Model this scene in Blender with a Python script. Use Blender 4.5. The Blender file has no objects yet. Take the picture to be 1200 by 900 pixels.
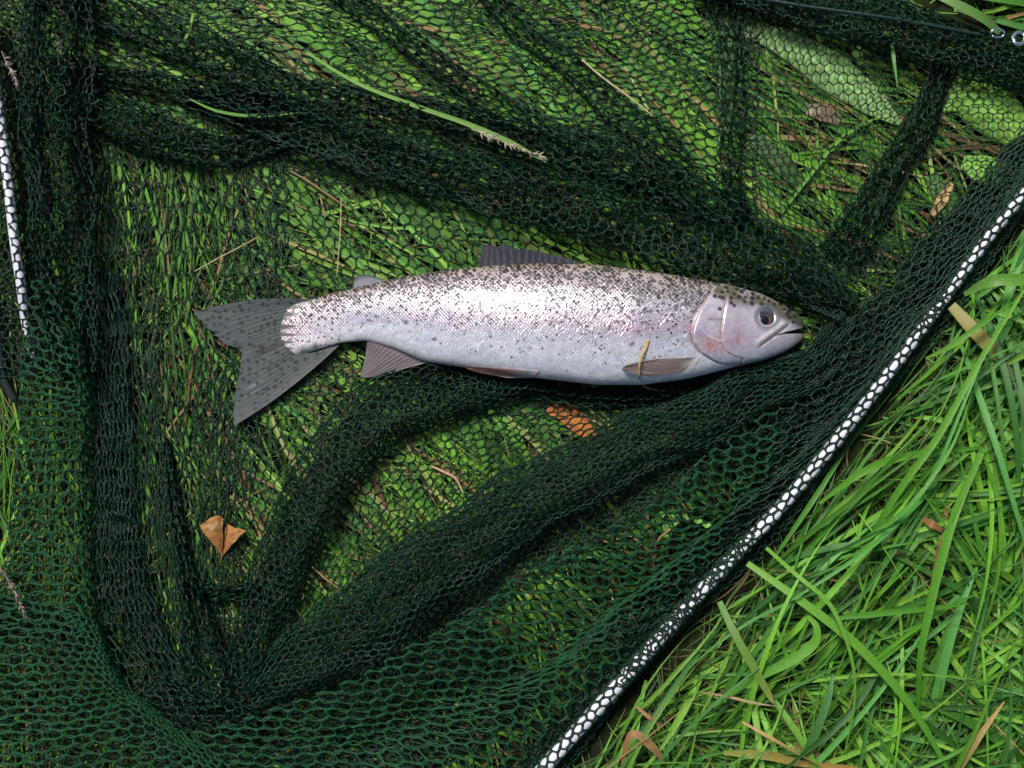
import bpy, math
import numpy as np
from mathutils import Vector

# ------------------------------------------------------------------ camera, sky, sun, exposure
SC = bpy.context.scene
COL = SC.collection
U = 0.0006            # metres per picture unit on the ground (1200 x 900 units in view)
H = 1500.0            # camera height in the same units (0.9 m)
cam = bpy.data.cameras.new('camera')
cam.lens = 45.0
cam.sensor_width = 36.0
cam.clip_start = 0.01
cam.clip_end = 200.0
camo = bpy.data.objects.new('camera', cam)
COL.objects.link(camo)
camo.location = (0, 0, H*U)
SC.camera = camo

SUN_EL, SUN_AZ = math.radians(56), math.radians(-32)   # azimuth from +Y, clockwise positive
SUN_DIR = Vector((math.sin(SUN_AZ)*math.cos(SUN_EL), math.cos(SUN_AZ)*math.cos(SUN_EL), math.sin(SUN_EL)))
world = bpy.data.worlds.new('World')
SC.world = world
world.use_nodes = True
wn = world.node_tree
sky = wn.nodes.new('ShaderNodeTexSky')
sky.sky_type = 'NISHITA'
sky.sun_disc = False
sky.sun_elevation = SUN_EL
sky.sun_rotation = SUN_AZ
sky.air_density = 1.0
sky.dust_density = 2.0
sky.ozone_density = 1.0
bg = wn.nodes['Background']
bg.inputs['Strength'].default_value = 0.07
wn.links.new(sky.outputs['Color'], bg.inputs['Color'])
sun = bpy.data.lights.new('sun', 'SUN')
sun.energy = 3.6
sun.angle = math.radians(16)
sun.color = (1.0, 0.96, 0.90)
suno = bpy.data.objects.new('sun', sun)
COL.objects.link(suno)
suno.rotation_euler = SUN_DIR.to_track_quat('Z', 'Y').to_euler()
SC.view_settings.view_transform = 'Standard'
SC.view_settings.look = 'None'
SC.view_settings.exposure = 0.42
SC.view_settings.gamma = 1.0
SC.view_settings.use_curve_mapping = False
SC.cycles.max_bounces = 6
SC.cycles.diffuse_bounces = 3
SC.cycles.glossy_bounces = 3
SC.cycles.transmission_bounces = 4

RNG = np.random.default_rng(11)

# ------------------------------------------------------------------ maths helpers
def W(p):
    """measured points (x right, y down, z up, at the height they stand) -> metres"""
    p = np.asarray(p, float)
    k = 1 - p[..., 2]/H
    return np.stack([(p[..., 0]-600)*k*U, (450-p[..., 1])*k*U, p[..., 2]*U], -1)

def hash2(ix, iy, seed):
    n = (ix.astype(np.int64)*374761393 + iy.astype(np.int64)*668265263 + seed*974634777) & 0xFFFFFFFF
    n = ((n ^ (n >> 13))*1274126177) & 0xFFFFFFFF
    n = n ^ (n >> 16)
    return (n & 0xFFFFFF)/float(0xFFFFFF)

def vnoise(x, y, seed=0):
    x = np.asarray(x, float); y = np.asarray(y, float)
    x, y = np.broadcast_arrays(x, y)
    ix = np.floor(x); iy = np.floor(y)
    fx = x-ix; fy = y-iy
    fx = fx*fx*(3-2*fx); fy = fy*fy*(3-2*fy)
    a = hash2(ix, iy, seed); b = hash2(ix+1, iy, seed)
    c = hash2(ix, iy+1, seed); d = hash2(ix+1, iy+1, seed)
    return ((a*(1-fx)+b*fx)*(1-fy)+(c*(1-fx)+d*fx)*fy)*2-1

def fbm(x, y, seed=0, oct=3):
    s = 0; a = 1.0; t = 0
    for o in range(oct):
        s = s+a*vnoise(np.asarray(x)*2**o, np.asarray(y)*2**o, seed+o*17); t += a; a *= .5
    return s/t

def cr(P, t):
    """Catmull-Rom along axis 0 of P at t in [0, n-1]"""
    P = np.asarray(P, float); n = len(P)
    t = np.clip(t, 0, n-1-1e-6)
    i = np.floor(t).astype(int); f = t-i
    ext = np.concatenate([[2*P[0]-P[1]], P, [2*P[-1]-P[-2]]])
    p0, p1, p2, p3 = ext[i], ext[i+1], ext[i+2], ext[np.minimum(i+3, n+1)]
    f = f.reshape(f.shape+(1,)*(P.ndim-1))
    return .5*((2*p1)+(-p0+p2)*f+(2*p0-5*p1+4*p2-p3)*f*f+(-p0+3*p1-3*p2+p3)*f**3)

def surf(G, u, v):
    """control grid G[v][u] -> points at u, v in [0,1] (equal shaped 1-D arrays)"""
    G = np.asarray(G, float)
    nv, nu = G.shape[:2]
    def wts(t, n):
        t = np.clip(t*(n-1), 0, n-1-1e-6)
        I = np.eye(n)
        return cr(I, t)
    return np.einsum('ka,kb,abc->kc', wts(v, nv), wts(u, nu), G)

def smoothstep(a, b, x):
    t = np.clip((np.asarray(x, float)-a)/(b-a), 0, 1)
    return t*t*(3-2*t)

def mix(a, b, f):
    f = np.asarray(f)[..., None]
    return np.asarray(a)*(1-f)+np.asarray(b)*f

# ------------------------------------------------------------------ object helpers
def mesh_obj(name, verts, faces, mat, parent=None, col=None, uv=None, smooth=True, loc=None):
    """verts in metres (world); faces (n,3) or (n,4) array; loc = origin in metres"""
    verts = np.asarray(verts, np.float32)
    faces = np.asarray(faces, np.int32)
    o0 = np.array(loc if loc is not None else (0, 0, 0), np.float32)
    if parent is not None:
        o0 = np.zeros(3, np.float32)+np.array(parent['_o'] if '_o' in parent else (0, 0, 0), np.float32)
    v = verts-o0
    me = bpy.data.meshes.new(name)
    me.vertices.add(len(v)); me.vertices.foreach_set('co', v.ravel())
    k = faces.shape[1]
    me.loops.add(faces.size); me.loops.foreach_set('vertex_index', faces.ravel())
    me.polygons.add(len(faces))
    me.polygons.foreach_set('loop_start', np.arange(0, faces.size, k, dtype=np.int32))
    me.polygons.foreach_set('loop_total', np.full(len(faces), k, np.int32))
    if smooth:
        me.polygons.foreach_set('use_smooth', np.ones(len(faces), bool))
    me.update(calc_edges=True)
    me.validate()
    if col is not None:
        c = np.ones((len(v), 4), np.float32); c[:, :3] = col
        a = me.color_attributes.new('Col', 'FLOAT_COLOR', 'POINT')
        a.data.foreach_set('color', c.ravel())
    if uv is not None:
        l = me.uv_layers.new(name='UVMap')
        l.data.foreach_set('uv', np.asarray(uv, np.float32)[faces.ravel()].ravel())
    me.materials.append(mat)
    o = bpy.data.objects.new(name, me)
    COL.objects.link(o)
    if parent is not None:
        o.parent = parent
    elif loc is not None:
        o.location = [float(q) for q in loc]
    return o

def tag(o, label=None, cat=None, group=None, kind=None):
    if label: o['label'] = label
    if cat: o['category'] = cat
    if group: o['group'] = group
    if kind: o['kind'] = kind
    return o

def empty(name, loc):
    o = bpy.data.objects.new(name, None)
    o.empty_display_size = 0.02
    COL.objects.link(o)
    o.location = [float(q) for q in loc]
    o['_o'] = [float(q) for q in loc]
    return o

def grid_faces(nv, nu, wrap=False):
    a = np.arange(nv*nu).reshape(nv, nu)
    if wrap:
        b = np.concatenate([a, a[:, :1]], 1)
    else:
        b = a
    return np.stack([b[:-1, :-1], b[:-1, 1:], b[1:, 1:], b[1:, :-1]], -1).reshape(-1, 4)

def tube(path, rad, sides=8):
    """path (n,3) metres, rad scalar/array -> verts, faces (closed ends as pinched rings)"""
    path = np.asarray(path, float); n = len(path)
    rad = np.broadcast_to(np.asarray(rad, float), (n,))
    d = np.gradient(path, axis=0); d /= np.linalg.norm(d, axis=1, keepdims=True)+1e-12
    up = np.array([0, 0, 1.0]); s = np.cross(d, up)
    bad = np.linalg.norm(s, axis=1) < 1e-3
    s[bad] = np.cross(d[bad], [1.0, 0, 0])
    s /= np.linalg.norm(s, axis=1, keepdims=True)
    t = np.cross(s, d)
    path = np.concatenate([path[:1], path, path[-1:]]); rad = np.concatenate([[rad[0]*.02], rad, [rad[-1]*.02]])
    s = np.concatenate([s[:1], s, s[-1:]]); t = np.concatenate([t[:1], t, t[-1:]])
    a = np.arange(sides)/sides*2*math.pi
    v = path[:, None]+rad[:, None, None]*(np.cos(a)[None, :, None]*s[:, None]+np.sin(a)[None, :, None]*t[:, None])
    return v.reshape(-1, 3), grid_faces(n+2, sides, True)

# ------------------------------------------------------------------ materials
def new_mat(name):
    m = bpy.data.materials.new(name); m.use_nodes = True
    nt = m.node_tree
    return m, nt, nt.nodes['Principled BSDF']

def attr(nt, name='Col'):
    a = nt.nodes.new('ShaderNodeAttribute'); a.attribute_name = name
    return a

def noise(nt, scale, detail=3, rough=.6):
    t = nt.nodes.new('ShaderNodeTexCoord')
    n = nt.nodes.new('ShaderNodeTexNoise')
    n.inputs['Scale'].default_value = scale; n.inputs['Detail'].default_value = detail; n.inputs['Roughness'].default_value = rough
    nt.links.new(t.outputs['Object'], n.inputs['Vector'])
    return n

def bump(nt, b, height, strength, dist):
    k = nt.nodes.new('ShaderNodeBump')
    k.inputs['Strength'].default_value = strength; k.inputs['Distance'].default_value = dist
    nt.links.new(height, k.inputs['Height']); nt.links.new(k.outputs['Normal'], b.inputs['Normal'])
    return k

def tint(nt, colsock, noisesock, lo, hi):
    """multiply a colour by a noise mapped lo..hi"""
    mr = nt.nodes.new('ShaderNodeMapRange')
    mr.inputs['From Min'].default_value = .3; mr.inputs['From Max'].default_value = .7
    mr.inputs['To Min'].default_value = lo; mr.inputs['To Max'].default_value = hi
    nt.links.new(noisesock, mr.inputs['Value'])
    mx = nt.nodes.new('ShaderNodeMix'); mx.data_type = 'RGBA'; mx.blend_type = 'MULTIPLY'
    mx.inputs['Factor'].default_value = 1
    nt.links.new(colsock, mx.inputs['A']); nt.links.new(mr.outputs['Result'], mx.inputs['B'])
    return mx.outputs['Result']

def mat_grass(name, rough=.42, trans=.30):
    m, nt, b = new_mat(name)
    a = attr(nt); n = noise(nt, 900, 2)
    c = tint(nt, a.outputs['Color'], n.outputs['Fac'], .78, 1.2)
    nt.links.new(c, b.inputs['Base Color'])
    b.inputs['Roughness'].default_value = rough
    b.inputs['Specular IOR Level'].default_value = .28
    uvn = nt.nodes.new('ShaderNodeUVMap')
    sep = nt.nodes.new('ShaderNodeSeparateXYZ'); nt.links.new(uvn.outputs['UV'], sep.inputs['Vector'])
    w = nt.nodes.new('ShaderNodeMath'); w.operation = 'MULTIPLY'; w.inputs[1].default_value = 44
    nt.links.new(sep.outputs['X'], w.inputs[0])
    s = nt.nodes.new('ShaderNodeMath'); s.operation = 'SINE'; nt.links.new(w.outputs[0], s.inputs[0])
    bump(nt, b, s.outputs[0], .18, .0002)
    t = nt.nodes.new('ShaderNodeBsdfTranslucent'); nt.links.new(c, t.inputs['Color'])
    mx = nt.nodes.new('ShaderNodeMixShader'); mx.inputs[0].default_value = trans
    nt.links.new(b.outputs[0], mx.inputs[1]); nt.links.new(t.outputs[0], mx.inputs[2])
    nt.links.new(mx.outputs[0], nt.nodes['Material Output'].inputs['Surface'])
    return m

def mat_net(name, col, rough, spec):
    m, nt, b = new_mat(name)
    rgb = nt.nodes.new('ShaderNodeRGB'); rgb.outputs[0].default_value = (*col, 1)
    n = noise(nt, 1500, 2); n2 = noise(nt, 25, 2)
    c = tint(nt, rgb.outputs[0], n.outputs['Fac'], .5, 1.6)
    c = tint(nt, c, n2.outputs['Fac'], .75, 1.3)
    nt.links.new(c, b.inputs['Base Color'])
    b.inputs['Roughness'].default_value = rough
    b.inputs['Specular IOR Level'].default_value = spec
    bump(nt, b, n.outputs['Fac'], .9, .0006)
    return m

def mat_attr(name, rough=.5, spec=.5, metallic=0, bscale=None, bstr=.3, bdist=.0003, trans=0):
    m, nt, b = new_mat(name)
    a = attr(nt); sock = a.outputs['Color']
    if bscale:
        n = noise(nt, bscale, 3)
        sock = tint(nt, sock, n.outputs['Fac'], .8, 1.15)
        bump(nt, b, n.outputs['Fac'], bstr, bdist)
    nt.links.new(sock, b.inputs['Base Color'])
    b.inputs['Roughness'].default_value = rough; b.inputs['Specular IOR Level'].default_value = spec
    b.inputs['Metallic'].default_value = metallic
    if trans:
        t = nt.nodes.new('ShaderNodeBsdfTranslucent'); nt.links.new(sock, t.inputs['Color'])
        mx = nt.nodes.new('ShaderNodeMixShader'); mx.inputs[0].default_value = trans
        nt.links.new(b.outputs[0], mx.inputs[1]); nt.links.new(t.outputs[0], mx.inputs[2])
        nt.links.new(mx.outputs[0], nt.nodes['Material Output'].inputs['Surface'])
    return m

def mat_plain(name, col, rough=.5, spec=.5, metallic=0, bscale=None, bstr=.3, bdist=.0003, lo=.8, hi=1.15):
    m, nt, b = new_mat(name)
    rgb = nt.nodes.new('ShaderNodeRGB'); rgb.outputs[0].default_value = (*col, 1)
    sock = rgb.outputs[0]
    if bscale:
        n = noise(nt, bscale, 3)
        sock = tint(nt, sock, n.outputs['Fac'], lo, hi)
        bump(nt, b, n.outputs['Fac'], bstr, bdist)
    nt.links.new(sock, b.inputs['Base Color'])
    b.inputs['Roughness'].default_value = rough; b.inputs['Specular IOR Level'].default_value = spec
    b.inputs['Metallic'].default_value = metallic
    return m

def mat_fish():
    m, nt, b = new_mat('trout_skin')
    a = attr(nt)
    uvn = nt.nodes.new('ShaderNodeUVMap')
    sep = nt.nodes.new('ShaderNodeSeparateXYZ'); nt.links.new(uvn.outputs['UV'], sep.inputs['Vector'])
    def mth(op, x, y=None):
        k = nt.nodes.new('ShaderNodeMath'); k.operation = op
        for q, s in enumerate((x, y)):
            if s is None: continue
            if isinstance(s, (int, float)): k.inputs[q].default_value = s
            else: nt.links.new(s, k.inputs[q])
        return k.outputs[0]
    # diamond lattice of scales, 3.6 units apart; UV holds position in units
    p = 2*math.pi/3.9
    wob = noise(nt, 140, 2)
    wx = mth('MULTIPLY', wob.outputs['Fac'], 9.0)
    s1 = mth('SINE', mth('MULTIPLY', mth('ADD', sep.outputs['X'], wx), p))
    s2 = mth('SINE', mth('MULTIPLY', mth('ADD', sep.outputs['Y'], wx), p*.9))
    lat = mth('MULTIPLY', s1, s2)
    mask = attr(nt, 'Scale')
    lat = mth('MULTIPLY', lat, mask.outputs['Fac'])
    n = noise(nt, 700, 3)
    hgt = mth('ADD', mth('MULTIPLY', lat, .30), mth('MULTIPLY', n.outputs['Fac'], .9))
    bump(nt, b, hgt, .6, .00038)
    c = tint(nt, a.outputs['Color'], n.outputs['Fac'], .90, 1.10)
    lt = nt.nodes.new('ShaderNodeMapRange')
    lt.inputs['From Min'].default_value = -1; lt.inputs['From Max'].default_value = 1
    lt.inputs['To Min'].default_value = .82; lt.inputs['To Max'].default_value = 1.1
    nt.links.new(lat, lt.inputs['Value'])
    mx = nt.nodes.new('ShaderNodeMix'); mx.data_type = 'RGBA'; mx.blend_type = 'MULTIPLY'; mx.inputs['Factor'].default_value = 1
    nt.links.new(c, mx.inputs['A']); nt.links.new(lt.outputs['Result'], mx.inputs['B'])
    nt.links.new(mx.outputs['Result'], b.inputs['Base Color'])
    met = attr(nt, 'Metal')
    nt.links.new(met.outputs['Fac'], b.inputs['Metallic'])
    b.inputs['Roughness'].default_value = .32
    b.inputs['Specular IOR Level'].default_value = .35
    b.inputs['Coat Weight'].default_value = .12
    b.inputs['Coat Roughness'].default_value = .16
    return m

M = dict(
    grass=mat_grass('grass_blade_green'),
    flat=mat_grass('grass_blade_matted', .5, .2),
    wet=mat_net('netting_wet_shaded', (.0036, .020, .0098), .24, .34),  # wet netting; also the shaded copy for under layers and valleys
    dry=mat_net('netting_lit', (.008, .052, .019), .5, .22),  # brighter copy of the netting, light on raised panels put into its colour
    soil=mat_plain('soil_thatch', (.010, .014, .005), .95, .1, 0, 120, .8, .004, .4, 1.8),
    pole=mat_plain('pole_white', (.58, .58, .64), .45, .4, 0, 60, .05, .0003, .93, 1.03),
    cord=mat_plain('rim_cord_teal', (.003, .018, .016), .45, .5, 0, 900, .5, .0004),
    chrome=mat_plain('metal_chrome', (.75, .76, .78), .16, .5, 1.0, 300, .05, .0002, .9, 1.05),
    fish=mat_fish(),
    fin=mat_attr('trout_fin', .6, .22, 0, 900, .3, .0002, .12),
    eye=mat_attr('trout_eye', .10, .4),
    pupil=mat_plain('trout_pupil', (.004, .004, .005), .05, .7),
    leaf=mat_attr('dead_leaf', .55, .3, 0, 350, .7, .0006, .15),
    green_leaf=mat_grass('broad_leaf_green', .4, .22),
    straw=mat_attr('dry_straw', .55, .35, 0, 800, .5, .0004, .1),
)

# ------------------------------------------------------------------ where the netting lies
POLE = np.array([(560, 995), (640, 897), (700, 830), (760, 762), (850, 662), (905, 605), (960, 541), (1030, 452), (1090, 372), (1150, 289), (1205, 220), (1290, 110)], float)
def right_of_pole(x, y):
    """distance to the right of the pole (units), negative on the netting's side"""
    yy = np.interp(x, POLE[:, 0], POLE[:, 1])
    return (np.asarray(y)-yy)*.72
def upper_edge(x):
    return np.interp(x, [1000, 1070, 1140, 1200, 1300], [-60, -5, 28, 45, 60])
def on_net(x, y):
    x = np.asarray(x, float); y = np.asarray(y, float)
    a = right_of_pole(x, y) < 16
    b = ~((x > 1040) & (y < upper_edge(x)))
    c = x > np.interp(y, [-100, 420, 470, 640, 720, 1000], [-60, -40, 18, 14, -20, -40])
    return a & b & c

# ------------------------------------------------------------------ ground
g = np.linspace(-1, 1, 121)
gx = np.sign(g)*np.abs(g)**4*60+g*1.4
X, Y = np.meshgrid(gx, gx)
Z = -.004+.004*fbm(X*9, Y*9, 3)+np.clip(np.hypot(X, Y)-3, 0, 99)*.02*fbm(X*.2, Y*.2, 8)
o = mesh_obj('ground', np.stack([X, Y, Z], -1).reshape(-1, 3), grid_faces(121, 121), M['soil'])
tag(o, kind='structure')

# ------------------------------------------------------------------ grass
def blades(x, y, z, head, pitch, L, Wd, droop, curl, twist, c0, c1, seg=8, zmin=1.0, zmax=None, fold=.22, keep=None, tipc=None, power=1.6):
    """vectorised ribbons: returns verts (units x, y(down), z), faces, colours, uv"""
    n = len(x)
    px, py, pz = x.copy(), y.copy(), z.copy()
    h, p = head.copy(), pitch.copy()
    rows, cols, uvs = [], [], []
    st = L/seg
    for k in range(seg+1):
        f = k/seg
        wd = Wd*np.clip(min(1, .30+2.2*f), 0, 1)*np.clip(1-f**power, 0.03, 1)*.5
        tw = twist*f
        sx, sy = -np.sin(h), np.cos(h)
        side = np.stack([sx*np.cos(tw), sy*np.cos(tw), np.sin(tw)], -1)*wd[:, None]
        mid = np.stack([px, py, pz-fold*wd], -1)
        rows.append(np.stack([np.stack([px, py, pz], -1)-side, mid, np.stack([px, py, pz], -1)+side], 1))
        c = mix(c0, c1, np.full(n, f**.8))
        if tipc is not None:
            c = mix(c, tipc[0], smoothstep(1-tipc[1], 1.02, np.full(n, f)) if np.isscalar(tipc[1]) else smoothstep(0, 1, (f-(1-tipc[1]))/np.maximum(tipc[1], 1e-3)))
        cols.append(np.repeat(c[:, None], 3, 1))
        uvs.append(np.broadcast_to(np.array([[0, f], [.5, f], [1, f]]), (n, 3, 2)))
        px = px+np.cos(h)*np.cos(p)*st; py = py+np.sin(h)*np.cos(p)*st; pz = pz+np.sin(p)*st
        p = p-droop/seg*(1+f); h = h+curl/seg
        lo = zmin
        hit = pz < lo
        pz = np.where(hit, lo, pz); p = np.where(hit, np.maximum(p, 0.05), p)
        if zmax is not None:
            top = zmax(px, py) if callable(zmax) else zmax
            hit = pz > top
            pz = np.where(hit, top, pz); p = np.where(hit, np.minimum(p, 0), p)
    V = np.stack(rows, 1)                 # n, seg+1, 3, 3
    C = np.stack(cols, 1); T = np.stack(uvs, 1)
    if keep is not None:
        ok = keep(V)
        V, C, T = V[ok], C[ok], T[ok]
    n = len(V)
    f = grid_faces(seg+1, 3)
    F = (f[None]+(np.arange(n)*(seg+1)*3)[:, None, None]).reshape(-1, 4)
    return V.reshape(-1, 3), F, C.reshape(-1, 3), T.reshape(-1, 2)

def flatW(p):
    """grass grows where it stands: plain scale, no correction for height"""
    return np.stack([(p[:, 0]-600)*U, (450-p[:, 1])*U, p[:, 2]*U], -1)

class Pile:
    def __init__(s): s.v, s.f, s.c, s.t, s.n = [], [], [], [], 0
    def add(s, V, F, C, T):
        s.v.append(V); s.f.append(F+s.n); s.c.append(C); s.t.append(T); s.n += len(V)
    def build(s, name, mat, conv=flatW, **kw):
        return mesh_obj(name, conv(np.concatenate(s.v)), np.concatenate(s.f), mat, col=np.concatenate(s.c), uv=np.concatenate(s.t), **kw)

GREENS = np.array([(.084, .250, .018), (.052, .185, .018), (.118, .300, .022), (.032, .120, .016), (.155, .335, .036), (.066, .220, .042)])
STRAWS = np.array([(.42, .30, .12), (.30, .18, .07), (.22, .10, .035), (.34, .30, .10)])
def blade_colours(n, dry):
    c = GREENS[RNG.integers(0, len(GREENS), n)]*RNG.uniform(.55, 1.3, (n, 1))
    d = RNG.random(n) < dry
    c[d] = STRAWS[RNG.integers(0, len(STRAWS), d.sum())]*RNG.uniform(.5, 1.0, (d.sum(), 1))
    return c

# --- matted grass pressed flat beneath the netting
def flat_dir(x, y):
    a = np.full_like(x, .6)
    left = smoothstep(330, 240, x)*smoothstep(120, 200, y)
    a = a*(1-left)+1.55*left
    low = smoothstep(430, 520, y)*smoothstep(260, 380, x)
    a = a*(1-low)+.75*low
    return a
def under(n, z0, z1, wlo, whi, llo, lhi, spread, dry, box=(-60, -60, 1260, 960), shade=1.0, zt=13, seg=7):
    x = RNG.uniform(box[0], box[2], n); y = RNG.uniform(box[1], box[3], n)
    k = on_net(x, y) | (x < 50); x, y = x[k], y[k]; n = len(x)
    h = flat_dir(x, y)+RNG.normal(0, spread, n)+np.where(RNG.random(n) < .5, math.pi, 0)
    L = RNG.uniform(llo, lhi, n)
    x = x-np.cos(h)*L*.5; y = y-np.sin(h)*L*.5
    c = blade_colours(n, dry)*shade*.92*np.clip(1+.5*fbm(x/70, y/70, 93), .5, 1.5)[:, None]  # layer factor puts the shade under the netting into the blade colour
    return blades(x, y, RNG.uniform(z0, z1, n), h, RNG.uniform(-.02, .12, n), L, RNG.uniform(wlo, whi, n)*RNG.choice([.6, 1, 1, 1.25], n)*(1-.5*smoothstep(340, 230, x)), RNG.uniform(0, .35, n), RNG.normal(0, .35, n),
                  RNG.normal(0, .5, n), c*.9, c, seg, .5, zt, .2, lambda V: (on_net(V[:, :, 1, 0], V[:, :, 1, 1]) | (V[:, :, 1, 0] < 70)).all(1), (np.array((.30, .22, .08)), RNG.uniform(0, .25, n)))
pf = Pile()
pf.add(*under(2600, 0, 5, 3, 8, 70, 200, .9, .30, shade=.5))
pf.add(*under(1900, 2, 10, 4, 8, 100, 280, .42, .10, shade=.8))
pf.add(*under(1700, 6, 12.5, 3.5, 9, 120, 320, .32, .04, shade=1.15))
pf.add(*under(800, 9, 13, 1.5, 3.5, 90, 260, .5, .45))
pf.add(*under(420, 8, 13, 5, 11, 140, 340, .2, .03, box=(60, -40, 860, 260), shade=1.25))
GREENS, keepg = np.array([(.20, .36, .05), (.26, .38, .08), (.15, .33, .05), (.34, .36, .14)]), GREENS
pf.add(*under(420, 11, 13.4, 3, 6.5, 120, 320, .35, .12, shade=1.1))
GREENS = keepg
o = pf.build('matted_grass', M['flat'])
tag(o, kind='stuff')

# --- standing grass beside the netting
def open_ground(V):
    x, y, z = V[:, :, 1, 0], V[:, :, 1, 1], V[:, :, 1, 2]
    return ~(on_net(x, y)).any(1)
def sward_dir(x, y, n):
    a = np.where(y < 560, -.72, .74)
    a = np.where((x < 880) & (y > 700), -1.42, a)
    a = a+.5*vnoise(x/90, y/90, 91)
    r = RNG.random(n)
    a = np.where(r < .22, a+math.pi, a)
    return np.where(r > .89, RNG.uniform(0, 6.28, n), a)
def stand(n, box, llo, lhi, wlo, whi, p0, p1, d0, d1, hmean, hs, dry, seg=9, tip=.2, shade=1., zmax=90., dens=None):
    x = RNG.uniform(box[0], box[2], n); y = RNG.uniform(box[1], box[3], n)
    if hmean is None:      # tufts that share a lean
        k = RNG.integers(0, max(1, n//7), n)
        x = x[k]+RNG.normal(0, 9, n); y = y[k]+RNG.normal(0, 9, n)
        h = sward_dir(x, y, n)[k]+RNG.normal(0, hs, n)
    else:
        h = RNG.normal(hmean, hs, n)
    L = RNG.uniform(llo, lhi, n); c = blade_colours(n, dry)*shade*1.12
    wd = RNG.uniform(wlo, whi, n)*np.clip(L/200, .6, 1.3)
    pale = np.minimum(c*1.15+.01, .5)
    return blades(x, y, RNG.uniform(-2, 3, n), h, RNG.uniform(p0, p1, n), L, wd, RNG.uniform(d0, d1, n), RNG.normal(0, .7, n), RNG.normal(0, .9, n), pale, c, seg, 1.5, zmax, .3,
                  open_ground, (np.array((.32, .24, .07)), np.where(RNG.random(n) < .35, RNG.uniform(.02, tip, n), 0.)))
pg = Pile()
B1 = (640, 120, 1330, 1010)
pg.add(*stand(4200, B1, 40, 110, 2, 5, .1, .6, .4, 1.2, .6, 2.0,   .25, 6, shade=.42, zmax=16.))  # undergrowth, its shade put into the blade colour
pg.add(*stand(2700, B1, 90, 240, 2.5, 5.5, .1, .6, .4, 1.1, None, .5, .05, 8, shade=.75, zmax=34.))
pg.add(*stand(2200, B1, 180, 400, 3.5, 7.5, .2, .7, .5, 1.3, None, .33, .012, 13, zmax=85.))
pg.add(*stand(190, B1, 200, 420, 8, 13, .15, .55, .3, .9, None, .35, .0, 14, zmax=88.))
pg.add(*stand(600, B1, 120, 330, 1.2, 2.6, .2, .7, .3, .9, None, .9, .12, 10, zmax=88.))
pg.add(*stand(500, (1000, -90, 1330, 80), 90, 240, 5, 14, .2, .5, .4, 1.0, .5, 1.3, .1, 9, zmax=50.))
pg.add(*stand(500, (-160, 380, 25, 1000), 50, 140, 4, 10, .2, .6, .4, 1.0, -1.5, .35, .08, 8, zmax=30.))
pg.add(*stand(900, (-160, 380, 30, 1000), 15, 60, 2, 6, .2, .8, .4, 1.2, -1.5, .8, .2, 6, zmax=16.))
# farther out, only seen from elsewhere
for bx, nn in (((1330, -900, 2400, 1800), 1900), ((-1400, -900, -160, 1800), 2100), ((-160, -900, 1330, -90), 1900), ((-160, 1010, 1330, 1900), 1900)):
    pg.add(*stand(nn, bx, 100, 300, 8, 20, .3, 1.0, .7, 1.5, .6, 1.6, .08, 5, zmax=90.))
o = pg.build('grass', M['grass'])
tag(o, kind='stuff')

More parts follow.
